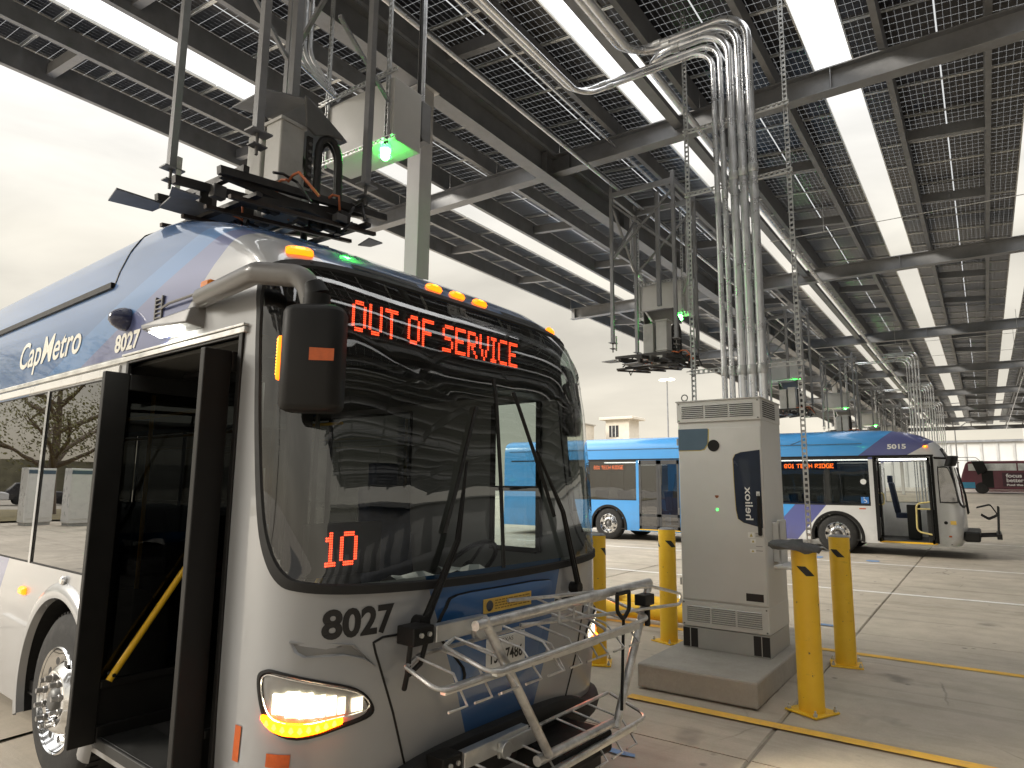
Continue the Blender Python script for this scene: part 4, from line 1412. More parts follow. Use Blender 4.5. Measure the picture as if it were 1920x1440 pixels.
# ---- bicycle rack folded up on the nose
rack = thing("bicycle_rack", None, None, (0, 0, 0)); rack.parent = bus
M['rackgrey'] = pm("worn_rack_steel", (.58, .57, .55), .36, .8, .25, 14, .3, 120, dirt=.4, dirtcol=(.16, .10, .06))
F4 = [(-.569, -.36, 1.178), (1.049, -.36, 1.179), (.55, -.36, .413), (-.09, -.36, .49)]
m = MB()
m.tube([(-.63, -.36, 1.16), F4[1]], .024, 10); m.tube([F4[1], (.60, -.36, .42)], .024, 10); m.tube([F4[0], (-.06, -.36, .46)], .024, 10); m.tube([(-.12, -.33, .44), (.60, -.34, .44)], .026, 10)
m.build("rack_frame", M['rackgrey'], rack, smooth=50)
def bracket(z, u0, u1):
    m = MB()
    m.box(u0 - .03, u0 + .10, -.135, -.02, z - .04, z + .042)
    m.tube([(u0 - .015, -.10, z - .03), (u0 - .02, -.09, z - .16), (u0 + .0, -.05, z - .24)], .014, 6); m.tube([(u0 + .085, -.10, z - .03), (u0 + .06, -.09, z - .13), (u0 + .01, -.06, z - .18)], .014, 6)
    b_ = m.build("pivot_bracket", M['black'], rack, bevel=.008)
    m = MB(); m.box(u0 + .10, u1, -.15, -.10, z - .038, z + .038); m.box(u0 + .34, u1 + .10, -.165, -.15, z - .055, z + .02)
    m.cyl((u0 + .38, -.185, z - .02), (u0 + .38, -.14, z - .02), .042, 14)
    m.build("support_arm", M['alu'], rack, bevel=.004)
    for k in (0, .05):
        m = MB(); m.cyl((u0 + k, -.16, z + .01), (u0 + k, -.149, z + .01), .011, 8); m.build("bolt", M['alu'], rack)
bracket(1.10, -.76, -.30)
bracket(.49, -.55, .05)
def tray(z, v, u0, u1, d):
    m = MB()
    m.tube(arc_path([(u0, v, z + .02), (u0 - .0, v - d, z - .05), (u1, v - d, z - .02), (u1, v, z + .06)], .07), .0105, 7)
    m.tube(arc_path([(u0, v, z + .02), (u0 + .10, v + .02, z + .05), (u1, v + .02, z + .06)], .05), .0105, 7)
    for f in (.12, .24, .36, .66, .78, .90):
        u = u0 + (u1 - u0) * f
        m.tube([(u - .10, v + .02, z + .05), (u, v - d * .6, z - .02), (u, v - d, z - .14), (u - .12, v - d, z - .14)], .0065, 6)
    m.build("wheel_tray", M['rackgrey'], rack, smooth=50)
    m = MB(); m.box(u0 + .05, u1 - .1, v - d + .02, v - d + .05, z - .075, z - .045); m.build("tray_channel", M['alu'], rack)
tray(.955, -.10, -.80, .62, .22)
tray(1.02, -.16, -.62, .86, .30)
tray(.42, -.12, -.46, .95, .26)
m = MB()
m.tube(arc_path([(-.20, -.20, 1.20), (.05, -.24, 1.19), (.95, -.42, 1.17), (1.22, -.50, 1.10), (1.20, -.50, 1.04), (.10, -.26, 1.06), (-.12, -.22, 1.07)], .05), .010, 7)
for u in (.12, .26, .42): m.tube([(u - .1, -.22, 1.185), (u, -.30, 1.13), (u, -.30, 1.06)], .0065, 6)
m.build("upper_loop", M['rackgrey'], rack, smooth=50)
m = MB(); m.tube([(.60, -.42, 1.02), (.60, -.40, .52)], .010, 6); m.tube(arc_path([(.53, -.42, 1.17), (.53, -.42, 1.07), (.60, -.42, 1.02), (.67, -.42, 1.07), (.67, -.42, 1.17)], .04), .012, 7); m.tube([(.53, -.42, 1.17), (.67, -.42, 1.17)], .012, 6)
m.build("hook_arm", M['black'], rack, smooth=50)
m = MB(); m.box(.88, 1.0, -.42, -.34, 1.055, 1.12); m.box(.93, .96, -.41, -.38, .93, 1.06); m.build("latch", M['black'], rack, bevel=.006)
m = MB(); m.box(.12, .62, -.33, .05, .28, .40); m.box(.2, .55, -.30, -.1, .2, .30); m.build("mount_box", M['black'], rack, bevel=.02)

# pantograph rails on the roof
for u in (-.45, -.15, .15, .45):
    m = MB(); m.box(u - .035, u + .035, 3.0, 4.4, 3.70, 3.725)
    for v in (3.2, 4.2): m.box(u - .02, u + .02, v - .02, v + .02, 3.62, 3.70)
    m.build("charge_rail", M['copper'], bus)
# stickers by the door
m = MB(); m.box(-1.2785, -1.276, 2.185, 2.275, 1.06, 1.175); s_ = m.build("side_notice", M['sticker'], bus)
m = MB(); m.box(-1.2795, -1.2786, 2.205, 2.255, 1.085, 1.14); m.build("notice_print", M['print'], s_)
m = MB(); m.lathe([(0, .028), (.02, .03), (.03, .02), (.03, .001)], 'x', (-1.272, 2.62, 1.145), 14, sgn=-1); m.build("key_lock", M['chrome'], bus, smooth=40)
# ================================================================== far bus 5015
def livery_far():
    m, n, l, p = _nodes("bus_livery_blue_white")
    v = _obj(n, l)
    sp = n.new("ShaderNodeSeparateXYZ"); l.new(v, sp.inputs[0])
    x, y, z = sp.outputs
    blue, purple, white = (.055, .30, .68), (.095, .105, .28), (.62, .62, .61)
    c = _mixc(n, l, 0.0, white, white)
    up = _math(n, l, 'GREATER_THAN', z, 2.40); dn = _math(n, l, 'LESS_THAN', z, 2.40)
    A = _math(n, l, 'GREATER_THAN', _math(n, l, 'MULTIPLY_ADD', z, 1.28, y), 2.2 + 1.28 * 2.5)
    B = _math(n, l, 'GREATER_THAN', _math(n, l, 'MULTIPLY_ADD', z, 1.75, y), 1.1 + 1.75 * 2.5)
    C = _math(n, l, 'GREATER_THAN', _math(n, l, 'MULTIPLY_ADD', z, .82, y), 3.62 + .82 * .5)
    D = _math(n, l, 'GREATER_THAN', _math(n, l, 'MULTIPLY_ADD', z, .9, y), 4.45 + .9 * .5)
    c = _mixc(n, l, _math(n, l, 'MULTIPLY', up, B), white, purple)
    c = _mixc(n, l, _math(n, l, 'MULTIPLY', up, A), c, blue)
    c = _mixc(n, l, _math(n, l, 'MULTIPLY', dn, C), c, purple)
    c = _mixc(n, l, _math(n, l, 'MULTIPLY', dn, D), c, blue)
    d = _noise(n, l, 1.8, 7, .7, v)
    c = _mixc(n, l, _math(n, l, 'MULTIPLY', _rng(n, l, d, .42, .7), _rng(n, l, z, .3, 1.2, .4, .05)), c, (.12, .10, .085))
    l.new(c, p.inputs['Base Color']); p.inputs['Roughness'].default_value = .35
    p.inputs['Coat Weight'].default_value = .5; p.inputs['Coat Roughness'].default_value = .06
    return m


M['livery2'] = livery_far()
fbus = thing("transit_bus", "blue electric bus numbered 5015 with amber side sign parked across the yard", "bus", (19.38 + 1.29, .46, g(19.5)), 0)
SF = Shell([.30, .45, .64, 1.0, 1.27, 1.8, 2.35, 2.6, 2.84, 2.98, 3.08, 3.14, 3.18, 3.2],
           [.12, .03, .0, .0, .02, .09, .20, .33, .50, .74, 1.0, 1.35, 1.8, 2.3],
           [1.27, 1.285, 1.29, 1.29, 1.29, 1.29, 1.285, 1.28, 1.27, 1.23, 1.15, 1.0, .8, .4],
           [.45] * 14, 4.0, 1.29, .45)
FL = 13.5
FD0, FD1, FZ0, FZ1 = .60, 1.83, .36, 2.45
FW = 2.80
FR = 9.42
FREAR = (7.05, 8.36)
FWIN = (1.98, 7.0)
FWIN2 = (8.45, 11.9)
FWZ0, FWZ1 = 1.25, 2.42
QW = [(.115, 1.36), (.115, 1.42), (.155, 1.75), (.24, 2.10), (.30, 2.20), (.45, 2.20), (.49, 2.14), (.49, 1.40), (.46, 1.33), (.15, 1.33)]


def far_body():
    vs_ = sorted(set(round(x, 3) for x in list(np.arange(.5, 4.2, .07)) + list(np.arange(4.2, FL, .25)) + [FD0, FD1, *FREAR, *FWIN, *FWIN2, FL, .55] + list(np.arange(FR - .7, FR + .7, .07))))
    vs_ = [v for v in vs_ if v >= .5]
    zs = sorted(set(round(x, 3) for x in list(np.arange(.30, 2.5, .06)) + [FZ0, FZ1, FWZ0, FWZ1, 1.30] + list(np.arange(2.5, 3.14, .06)) + [3.14, 3.18, 3.2]))
    zs = [z for i, z in enumerate(zs) if i == 0 or z - zs[i - 1] > .008]
    ps = list(np.linspace(-1, 1, 61)); left = list(reversed(vs_)); rows = []
    for z in zs:
        v0, w, L = SF.prof(z)
        f = lambda v: max(v, v0 + L + .001 * (v + 1))
        rows.append([Vector((-w, f(v), z)) for v in left] + [SF.P(p, z) for p in ps] + [Vector((w, f(v), z)) for v in vs_])
    nL, n = len(vs_), len(rows[0]); fs = []
    for i in range(len(zs) - 1):
        zc = (zs[i] + zs[i + 1]) / 2
        for j in range(n - 1):
            q = (rows[i][j] + rows[i + 1][j + 1]) / 2
            k = j - nL
            drop = False
            if 0 <= k < len(ps) - 1:
                if abs((ps[k] + ps[k + 1]) / 2) < .60 and 1.30 < zc < 2.62: drop = True
            elif j < nL - 1 or j > nL + len(ps) - 1:
                for ax in (FW, FR):
                    if math.hypot(q.y - ax, zc - .44) < .58: drop = True
                if FWIN[0] < q.y < FWIN[1] and FWZ0 < zc < FWZ1: drop = True
                if FWIN2[0] < q.y < FWIN2[1] and FWZ0 < zc < FWZ1: drop = True
                if q.x < 0 and FD0 < q.y < FD1 and FZ0 < zc < FZ1: drop = True
                if q.x < 0 and FREAR[0] < q.y < FREAR[1] and FZ0 < zc < FZ1: drop = True
                if q.x > 0 and .7 < q.y < 1.9 and 1.3 < zc < FWZ1: drop = True
            if not drop: fs.append((i * n + j, i * n + j + 1, (i + 1) * n + j + 1, (i + 1) * n + j))
    m = MB(); m.add([p for r in rows for p in r], fs)
    top = rows[-1]
    m.add([tuple(q) for q in top[nL:nL + len(ps)]] + [(.4, FL, 3.2), (-.4, FL, 3.2)], [tuple(range(len(ps) + 2))])
    tail = [r[0] for r in rows] + [r[-1] for r in reversed(rows)]
    m.add([tuple(q) for q in tail], [tuple(range(len(tail)))])
    return m.build("body", M['livery2'], fbus, smooth=35)


far_body()
out = dense([(-.66, 1.30), (0, 1.25), (.66, 1.30), (.69, 1.9), (.66, 2.5), (.58, 2.62), (0, 2.68), (-.58, 2.62), (-.66, 2.5), (-.69, 1.9)], 5)
patch(SF, out, [.0, .012, .008, .008, .008], [1.05, 1.04, .97, .6, .3], [1.05, 1.04, .97, .6, .3], [M['rubber'], M['clear']], "windshield", fbus, (0, 1.95), [0, 0, 1, 1, 1], smooth=60)
# quarter window by the door
def sidepatch(name, poly, x0, x1, mat, parent, bevel=0):
    m = MB(); m.prism(poly, x0, x1, 'x'); return m.build(name, mat, parent, bevel=bevel)
qs = dense(QW, 3)
cxq, czq = .31, 1.75
q1 = sidepatch("quarter_window", [(cxq + (a - cxq) * 1.0, czq + (b - czq) * 1.0) for a, b in qs], -1.298, -1.20, M['rubber'], fbus)
m = MB(); m.add([(-1.300, cxq + (a - cxq) * .88, czq + (b - czq) * .93) for a, b in qs], [tuple(range(len(qs)))])
m.build("pane", glass("quarter_glass", (.10, .11, .11), 1.5, .04, .004, 2., .22), q1)
# long dark side windows
for (a, b_) in ((FWIN[0], 3.5), (3.53, 5.2), (5.23, FWIN[1]), (FWIN2[0], 10.1), (10.13, FWIN2[1])):
    for sg in (-1, 1):
        m = MB(); x = sg * 1.286
        m.add([(x, a, FWZ0), (x, b_, FWZ0), (x, b_, FWZ1), (x, a, FWZ1)], [(0, 1, 2, 3)])
        w = m.build("side_window", M['clear'], fbus)
        m = MB(); m.box(x - .006, x + .006, b_ - .02, b_ + .025, FWZ0, FWZ1); m.box(x - .01, x + .01, a, b_, FWZ1, FWZ1 + .05); m.box(x - .007, x + .007, a, b_, FWZ0 - .03, FWZ0); m.build("window_frame", M['rubber'], w)
m = MB(); m.box(-1.296, -1.27, .55, FL - .3, 2.465, 2.50); m.build("roof_gutter", M['black'], fbus)
m = MB(); m.box(-1.2885, -1.27, 2.1, FL - .2, 2.80, 2.815); m.tube([(-1.284, 3.85, 2.815), (-1.24, 3.45, 2.98)], .008, 5); m.build("fairing_joint", M['slate'], fbus)
# front door: open frame, folded leaves, rail, ramp edge
m = MB(); m.box(-1.30, -1.22, FD0 - .04, FD0 + .02, FZ0, FZ1 + .02); m.box(-1.30, -1.22, FD1 - .02, FD1 + .05, FZ0, FZ1 + .02); m.box(-1.30, -1.22, FD0, FD1, FZ1, FZ1 + .03)
m.build("door_frame", M['black'], fbus)
for (v, u0, u1) in ((1.78, -1.62, -1.05), (.66, -1.60, -1.05)):
    m = MB(); t = .04
    m.box(u0, u0 + .05, v - t / 2, v + t / 2, .36, 2.42); m.box(u1 - .05, u1, v - t / 2, v + t / 2, .36, 2.42); m.box(u0, u1, v - t / 2, v + t / 2, 2.34, 2.42); m.box(u0, u1, v - t / 2, v + t / 2, .36, .46)
    o = m.build("door_leaf", M['black'], fbus)
    m = MB(); m.add([(u0 + .05, v, .46), (u1 - .05, v, .46), (u1 - .05, v, 2.34), (u0 + .05, v, 2.34)], [(0, 1, 2, 3)]); m.build("door_glass", M['clear'], o)
m = MB(); m.box(-1.31, -1.26, FD0, FD1, .33, .37); m.build("door_step", M['rail'], fbus)
m = MB(); m.tube(arc_path([(-1.08, .66, 1.35), (-1.08, 1.0, 1.30), (-1.08, 1.02, .62), (-1.08, .70, .55)], .12), .022, 7); m.tube([(-1.08, .66, 1.17), (-1.08, 1.02, 1.17)], .018, 6); m.build("grab_rail", pm("pale_rail", (.75, .62, .25), .4), fbus, smooth=50)
m = MB(); m.tube(arc_path([(-1.08, 1.76, 1.25), (-1.08, 1.70, 1.28), (-1.08, 1.70, 1.52), (-1.08, 1.76, 1.55)], .03), .018, 6); m.build("grab_handle", bpy.data.materials["pale_rail"], fbus, smooth=50)
m = MB(); m.add([(1.286, .68, 1.28), (1.286, 1.92, 1.28), (1.286, 1.92, FWZ1), (1.286, .68, FWZ1)], [(0, 1, 2, 3)]); m.build("driver_window", glass("far_driver_glass", (.5, .52, .5)), fbus)
m = MB(); m.box(.3, .9, .62, .70, 1.2, 1.5); m.box(-.15, .12, 1.0, 1.3, .36, 1.25); m.build("farebox", M['dash'], fbus, bevel=.02)
# rear door: two closed dark leaves
for k in range(2):
    a = FREAR[0] + k * .655; b_ = a + .645
    m = MB(); x = -1.285
    m.box(x - .012, x + .012, a, a + .07, FZ0, FZ1); m.box(x - .012, x + .012, b_ - .07, b_, FZ0, FZ1); m.box(x - .012, x + .012, a, b_, FZ1 - .12, FZ1); m.box(x - .012, x + .012, a, b_, FZ0, FZ0 + .10); m.box(x - .012, x + .012, a, b_, .74, .82)
    o = m.build("rear_door_leaf", pm("door_grey", (.05, .05, .052), .45), fbus)
    for z0, z1 in ((.82, FZ1 - .12), (FZ0 + .10, .74)):
        m = MB(); m.add([(x, a + .07, z0), (x, b_ - .07, z0), (x, b_ - .07, z1), (x, a + .07, z1)], [(0, 1, 2, 3)]); m.build("pane", M['clear'], o)
m = MB(); m.box(-1.30, -1.27, FREAR[0], FREAR[1], .335, .36); m.build("door_step", M['rail'], fbus)
# wheels
f0 = wheel("wheel", (-1.275, FW, .485), -1, fbus, .49)
o = copy_tree(f0, fbus); o.location = (-1.275, FR, .485)
f1 = wheel("wheel", (1.275, FW, .485), 1, fbus, .49)
o = copy_tree(f1, fbus); o.location = (1.275, FR, .485)
for ax_ in (FW, FR):
    m = MB()
    def arc2(r, x): return [(x, ax_ + r * math.cos(a), .44 + r * math.sin(a)) for a in np.linspace(math.radians(-12), math.radians(192), 33)]
    A = [arc2(.555, -1.24), arc2(.56, -1.30), arc2(.625, -1.302), arc2(.64, -1.285)]
    m.add([p for r in A for p in r], [(k * 33 + i, k * 33 + i + 1, (k + 1) * 33 + i + 1, (k + 1) * 33 + i) for k in range(3) for i in range(32)])
    m.build("wheel_arch", M['black'], fbus, smooth=50)
    for sg in (-1, 1):
        m = MB(); m.add(arc2(.575, sg * 1.25) + arc2(.575, sg * .8), [(i, i + 1, 33 + i + 1, 33 + i) for i in range(32)] + [tuple(range(33, 66))]); m.build("wheel_well", M['rubber'], fbus)
# inside
m = MB(); m.box(-1.26, 1.26, .3, FL - .2, .34, .355); m.build("floor", M['floor'], fbus)
m = MB(); m.box(-1.2, 1.2, .6, FL - .2, 2.48, 2.50); m.build("ceiling", M['lining'], fbus)
m = MB(); m.box(-.95, 1.2, .2, .55, .7, 1.22); m.box(-.98, -.72, .55, .8, .36, 1.15); m.build("dashboard", M['dash'], fbus, bevel=.02)
m = MB()
rounded_box(m, (.55, 1.35, .95), Vector((1, 0, 0)), Vector((0, 1, 0)), Vector((0, 0, 1)), .5, .5, .14, .08)
rounded_box(m, (.55, 1.62, 1.42), Vector((1, 0, 0)), Vector((0, 1, 0)), Vector((0, .15, 1)).normalized(), .46, .12, .85, .05)
rounded_box(m, (.55, 1.70, 1.92), Vector((1, 0, 0)), Vector((0, 1, 0)), Vector((0, 0, 1)), .26, .12, .2, .04)
m.build("driver_seat", M['seat'], fbus, smooth=45)
m = MB(); m.box(-1.2, -.75, 1.95, 2.0, .36, 1.2); m.box(.2, 1.22, 2.0, 2.05, .36, 1.3); m.box(-1.2, -.7, 2.2, 3.3, .36, 1.0); m.build("partition", M['lining'], fbus)
for k in range(9):
    for sx in (-.8, .8):
        o = seat0.copy(); COL.objects.link(o); o.parent = fbus; o.location = (sx, 3.7 + .85 * k, .42)
m = MB(); m.box(.55, .75, .8, 10.5, 2.452, 2.478); m.box(-.75, -.55, 1.9, 10.5, 2.452, 2.478); m.build("saloon_lamp", emit("saloon_tube", (1, .97, .88), 3.0), fbus)
# side destination signs behind the glass
for v0, w_, mt in ((4.05, 1.25, M['ledo']), (9.95, 1.05, emit("led_orange_dim", (1.0, .16, .03), 4.0))):
    m = MB(); m.box(-1.245, -1.21, v0 - w_ - .08, v0 + .08, 2.14, 2.34); s_ = m.build("side_sign", M['black'], fbus)
    dots, wd = led_dots("801 TECH RIDGE", 1)
    m = MB(); k_ = w_ / wd
    for (a, b_) in dots:
        y = v0 - (a + .5) * k_; z = 2.185 + (b_ + .5) * .0165
        r = .0068
        m.add([(-1.247, y - r, z - r), (-1.247, y + r, z - r), (-1.247, y + r, z + r), (-1.247, y - r, z + r)], [(0, 1, 2, 3)])
    m.build("led_lettering", mt, s_)
vs_, fs_, w_ = text_mesh("5015", .16, .006)
m = MB(); m.add([(-1.2835, 1.53 - x * .42 / w_, 2.66 + y) for x, y in vs_], fs_); m.build("fleet_number", M['print'], fbus)
# wheelchair notice: blue square with a white figure
m = MB(); m.box(-1.292, -1.289, 2.02, 2.20, 1.28, 1.44); s_ = m.build("access_notice", pm("sign_blue", (.05, .20, .55), .4), fbus)
m = MB()
m.tube([(-1.2935, 2.11 + .038 * math.cos(a), 1.335 + .038 * math.sin(a)) for a in np.linspace(.6, 5.2, 12)], .006, 5); m.tube([(-1.2935, 2.125, 1.41), (-1.2935, 2.12, 1.36), (-1.2935, 2.08, 1.355), (-1.2935, 2.06, 1.31)], .006, 5); m.lathe([(0, .012), (.002, .012), (.002, .001)], 'x', (-1.292, 2.125, 1.425), 8, sgn=-1)
m.build("wheelchair_symbol", M['print'], s_)
m = MB(); m.lathe([(0, .07), (.004, .07), (.004, .001)], 'x', (-1.288, 2.12, 1.83), 20, sgn=-1); m.build("round_sticker", M['print'], fbus)
marker("side_marker", (-1.284, .70, 2.70), (-1, 0, 0), .09, .05, fbus)
m = MB(); m.lathe([(0, .04), (.01, .04), (.01, .001)], 'x', (-1.288, .40, .86), 16, sgn=-1); m.build("charge_port", M['black'], fbus)
m = MB(); m.box(-1.293, -1.288, .19, .31, .82, .91); m.build("side_notice", M['sticker'], fbus)
m = MB(); m.box(-1.293, -1.288, .30, .36, .52, .56); m.build("side_reflector", M['reflector'], fbus)
m = MB(); m.box(-1.293, -1.288, 2.1, 2.25, 1.13, 1.16); m.build("side_reflector", M['reflector'], fbus)
# mirror on the near corner
m = MB(); m.tube([(-1.25, .55, 2.42), (-1.42, .30, 2.40), (-1.45, .12, 2.36)], .03, 6); m.build("mirror_arm", M['black'], fbus, smooth=45)
m = MB(); rounded_box(m, (-1.46, .18, 2.33), Vector((.9, -.43, 0)).normalized(), Vector((.43, .9, 0)).normalized(), Vector((.2, -.3, 1)).normalized(), .30, .16, .26, .06)
m.build("mirror", M['black'], fbus, smooth=45)
for s_ in (-1, 1):
    m = MB(); m.tube([SF.U(s_ * .5, 1.05, .05), SF.U(s_ * .45, 1.5, .06), SF.U(s_ * .2, 2.2, .05)], .018, 5); m.build("wiper", M['black'], fbus)
m = MB(); m.box(-1.1, 1.1, -.26, .06, .42, .66); m.build("bumper", M['black'], fbus, bevel=.04)
fr_ = thing("bicycle_rack", None, None); fr_.parent = fbus
m = MB()
for u in (-.9, -.3, .4):
    m.tube(arc_path([(u, -.25, .55), (u, -.62, .58), (u, -.66, 1.25)], .06), .022, 6)
    m.tube(arc_path([(u - .05, -.22, 1.22), (u - .02, -.5, 1.30), (u, -.64, 1.05), (u, -.45, .95), (u, -.30, 1.05)], .06), .012, 6)
m.box(-1.0, .6, -.68, -.58, .50, .62)
m.build("rack_frame", M['black'], fr_, smooth=40)

# ================================================================== maroon bus in the distance
RX, RY = 69.0, 1.75
rb = thing("transit_bus", "maroon bus with an advert along its side parked beyond the canopy", "bus", (RX, RY, g(RX)), 0)
m = MB()
prof_ = [(0, .45), (.0, 1.1), (-.12, 1.6), (-.42, 2.5), (-.65, 2.72), (-12, 2.72), (-12, .4), (-.2, .4)]
m.prism(prof_, 0, 2.5, 'x'); m.build("body", M['red'], rb, bevel=.06)
for k, (a, b_) in enumerate(((-.62, -1.35), (-1.48, -3.9), (-4.0, -6.4), (-6.5, -8.9), (-9, -11.4))):
    m = MB(); m.box(-.02, .012, b_, a, 1.92, 2.5); m.build("side_window", pm("far_pane", (.55, .57, .56), .15, 0, .3, 1.5), rb)
m = MB(); m.box(-.02, .012, -2.3, -1.5, .5, 1.9); m.build("door", M['black'], rb)
m = MB(); m.box(-.012, .02, -7.5, -2.9, .62, 1.75); ad = m.build("advert_panel", pm("advert_maroon", (.055, .018, .03), .4), rb)
for z, t, s_, w_ in ((1.36, "focus", .42, 1.05), (.98, "better", .42, 1.15), (.68, "Fuel the", .20, 1.1)):
    vs_, fs_, w0_ = text_mesh(t, s_, .012)
    m = MB(); m.add([(-.0135, -3.15 - x * w_ / w0_, z + y) for x, y in vs_], fs_); m.build("advert_lettering", M['print'], ad)
m = MB(); m.box(-.02, .01, -1.0, -.05, .45, .95); m.build("corner_panel", pm("teal_paint", (.04, .22, .36), .4), rb)
for y in (-1.75 + .3, -9.2):
    m = MB(); m.lathe([(0, .001), (0, .28), (.02, .42), (.05, .50), (.25, .50)], 'x', (-.03, y, .50), 28, sgn=1); t_ = m.build("wheel", M['tyre'], rb, smooth=40)
m = MB(); m.tube(arc_path([(.1, .0, 2.6), (-.2, .35, 2.55), (-.2, .4, 2.3)], .1), .04, 6); m.build("mirror_arm", M['black'], rb)
m = MB(); m.add([(-.38, -.85, 2.72), (-.38, -1.7, 2.72), (-.38, -1.95, 1.95), (-.38, -1.25, 1.55), (-.1, -.85, 2.72), (-.1, -1.7, 2.72), (-.1, -1.95, 1.95), (-.1, -1.25, 1.55)], [(0, 1, 2, 3), (7, 6, 5, 4), (0, 4, 5, 1), (1, 5, 6, 2), (2, 6, 7, 3), (3, 7, 4, 0)])
m.build("mirror", M['black'], rb)
m = MB(); m.tube(arc_path([(.1, 1.2, 3.05), (.1, -1.2, 3.05), (.1, -1.5, 2.7)], .3), .03, 6); m.tube([(.1, 1.2, 2.78), (.1, -1.3, 2.78)], .025, 6)
for y in (1.0, .2, -.6): m.tube([(.1, y, 2.7), (.1, y, 3.05)], .02, 5)
m.build("roof_rail", M['steel_dark'], rb)
# ================================================================== charger, pad, bollards
PZ = .25
m = MB(); m.box(-1.24, 1.24, -.52, .52, 0, .205)
pad = m.build("charger_pad", M['pad'], bevel=.018); pad.location = (6.98, 2.14, g(7) - .005)
tag(pad, "low worn concrete plinth under the grey charger cabinet", "plinth")

ch = thing("charger_cabinet", "tall grey charging cabinet with louvred top and navy brand panel", "charger", (6.60, 2.14, PZ + .006))
CW = .415      # half width along Y ; front face at x = 0
CD = .72
m = MB(); m.box(.0, CD, -CW, CW, .20, 2.20); m.build("enclosure", M['cab'], ch, bevel=.008)
m = MB(); m.box(-.018, -.001, -CW + .006, CW - .012, .46, 2.13); dr = m.build("door", M['cab'], ch, bevel=.005)
# base frame; flat black plates paint in the shade of fork pockets
m = MB(); m.box(-.010, CD - .01, -CW, CW, 0, .198); m.build("plinth", M['cab2'], ch, bevel=.006)
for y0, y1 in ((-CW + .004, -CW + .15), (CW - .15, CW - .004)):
    m = MB(); m.box(-.0135, -.0105, y0, y1, .012, .186); m.build("pocket_shade", M['printblack'], ch)
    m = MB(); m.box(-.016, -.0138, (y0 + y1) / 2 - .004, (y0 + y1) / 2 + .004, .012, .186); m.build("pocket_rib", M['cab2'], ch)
# top louvre housing: frame and slats
def louvre(z0, z1, rows, name, proud):
    m = MB(); m.box(-.015 - proud, CD + .005, -CW - proud, CW + proud, z0, z1); h = m.build(name, M['cab'], ch, bevel=.006)
    n = rows; hz = (z1 - z0)
    for r in range(n):
        z = z0 + hz * (.18 + .64 * (r + .5) / n)
        for k in range(3):
            y1 = CW - .05 - k * .245; y0 = y1 - .225
            m = MB(); m.box(-.0172 - proud, -.0155 - proud, y0, y1, z - .007, z + .005); m.build("louvre_slot", M['printblack'], h)
            m = MB(); m.add([(-.016 - proud, y0, z + .006), (-.016 - proud, y1, z + .006), (-.027 - proud, y1, z - .001), (-.027 - proud, y0, z - .001)], [(0, 1, 2, 3)]); m.build("louvre_blade", M['cab'], h)
    return h
lt = louvre(2.195, 2.405, 7, "top_louvre", .004)
for r in range(8):
    z = 2.235 + .145 * r / 7
    m = MB(); m.box(.06, .52, -CW - .0075, -CW - .0045, z - .006, z + .005); m.build("louvre_slot", M['printblack'], lt)
louvre(.205, .445, 8, "base_louvre", .002)
m = MB(); m.box(-.03, CD + .02, -CW - .012, CW + .012, 2.405, 2.418); m.build("lid", M['cab'], ch, bevel=.003)
m = MB(); m.tube([(.05, CW - .06 + .032 * math.cos(a), 2.46 + .032 * math.sin(a)) for a in np.linspace(0, 2 * math.pi, 16, endpoint=False)], .006, 6, closed=True); m.cyl((.05, CW - .06, 2.415), (.05, CW - .06, 2.43), .012, 8); m.build("lifting_eye", M['steel_dark'], ch, smooth=50)
# brand panels on the door, as rounded plates
def plate2(pts, name, mat, x=-.0215, k=3):
    q = dense(pts, k); m = MB(); m.prism(q, x, -.0175, 'x'); return m.build(name, mat, dr)
gold = pm("gold_edge", (.45, .36, .10), .5)
plate2([(CW - .008, 2.128), (.10, 2.128), (.085, 2.118), (.095, 1.97), (.135, 1.915), (.18, 1.905), (CW - .008, 1.905)], "gold_edge", gold, -.0195, 1)
plate2([(CW - .009, 2.128), (.105, 2.128), (.096, 2.118), (.105, 1.975), (.14, 1.925), (.18, 1.913), (CW - .009, 1.913)], "slate_panel", M['slate'], -.0215, 1)
bpn = [(-CW + .018, 1.905), (-.22, 1.885), (-.165, 1.865), (-.142, 1.82), (-.145, 1.6), (-.155, 1.33), (-.17, 1.25), (-.22, 1.215), (-CW + .018, 1.17)]
plate2([(a + (.006 if a > -.3 else 0), b) for a, b in bpn], "gold_edge", gold, -.0195, 1)
bp = plate2(bpn, "brand_panel", M['navy'], -.0215, 1)
vs_, fs_, w_ = text_mesh("heliox", .098, .0012)
m = MB(); m.add([(-.0225, -.245 - y, 1.235 + x * .32 / w_) for x, y in vs_], fs_)
hx = m.build("brand_lettering", M['print'], dr)
m = MB(); m.cyl((-.024, 0, 0), (-.017, 0, 0), .058, 28); o = m.build("black_cap", M['black'], dr, smooth=40); o.location = (0, .045, 1.955)
m = MB(); m.cyl((-.021, 0, 0), (-.0175, 0, 0), .010, 12); o = m.build("status_lamp", M['beaconglass'], dr); o.location = (0, .03, 1.33)
m = MB(); m.add([(-.0185, .03 + .018 * math.cos(a) * (1 + .3 * math.sin(3 * a)), 1.455 + .018 * math.sin(a) * (1 + .25 * math.cos(2 * a))) for a in np.linspace(0, 6.28, 14, endpoint=False)], [tuple(range(14))]); m.build("rust_spot", pm("rust", (.25, .08, .03), .9, 0, .3, 40), dr)
m = MB(); m.box(-.045, -.018, -CW + .025, -CW + .06, 1.10, 1.46); m.box(-.05, -.018, -CW + .03, -CW + .055, 1.44, 1.50); m.build("door_handle", M['black'], dr, bevel=.008)
m = MB(); m.box(-.05, -.045, -CW + .028, -CW + .058, 1.47, 1.51); m.build("handle_tag", M['print'], dr)
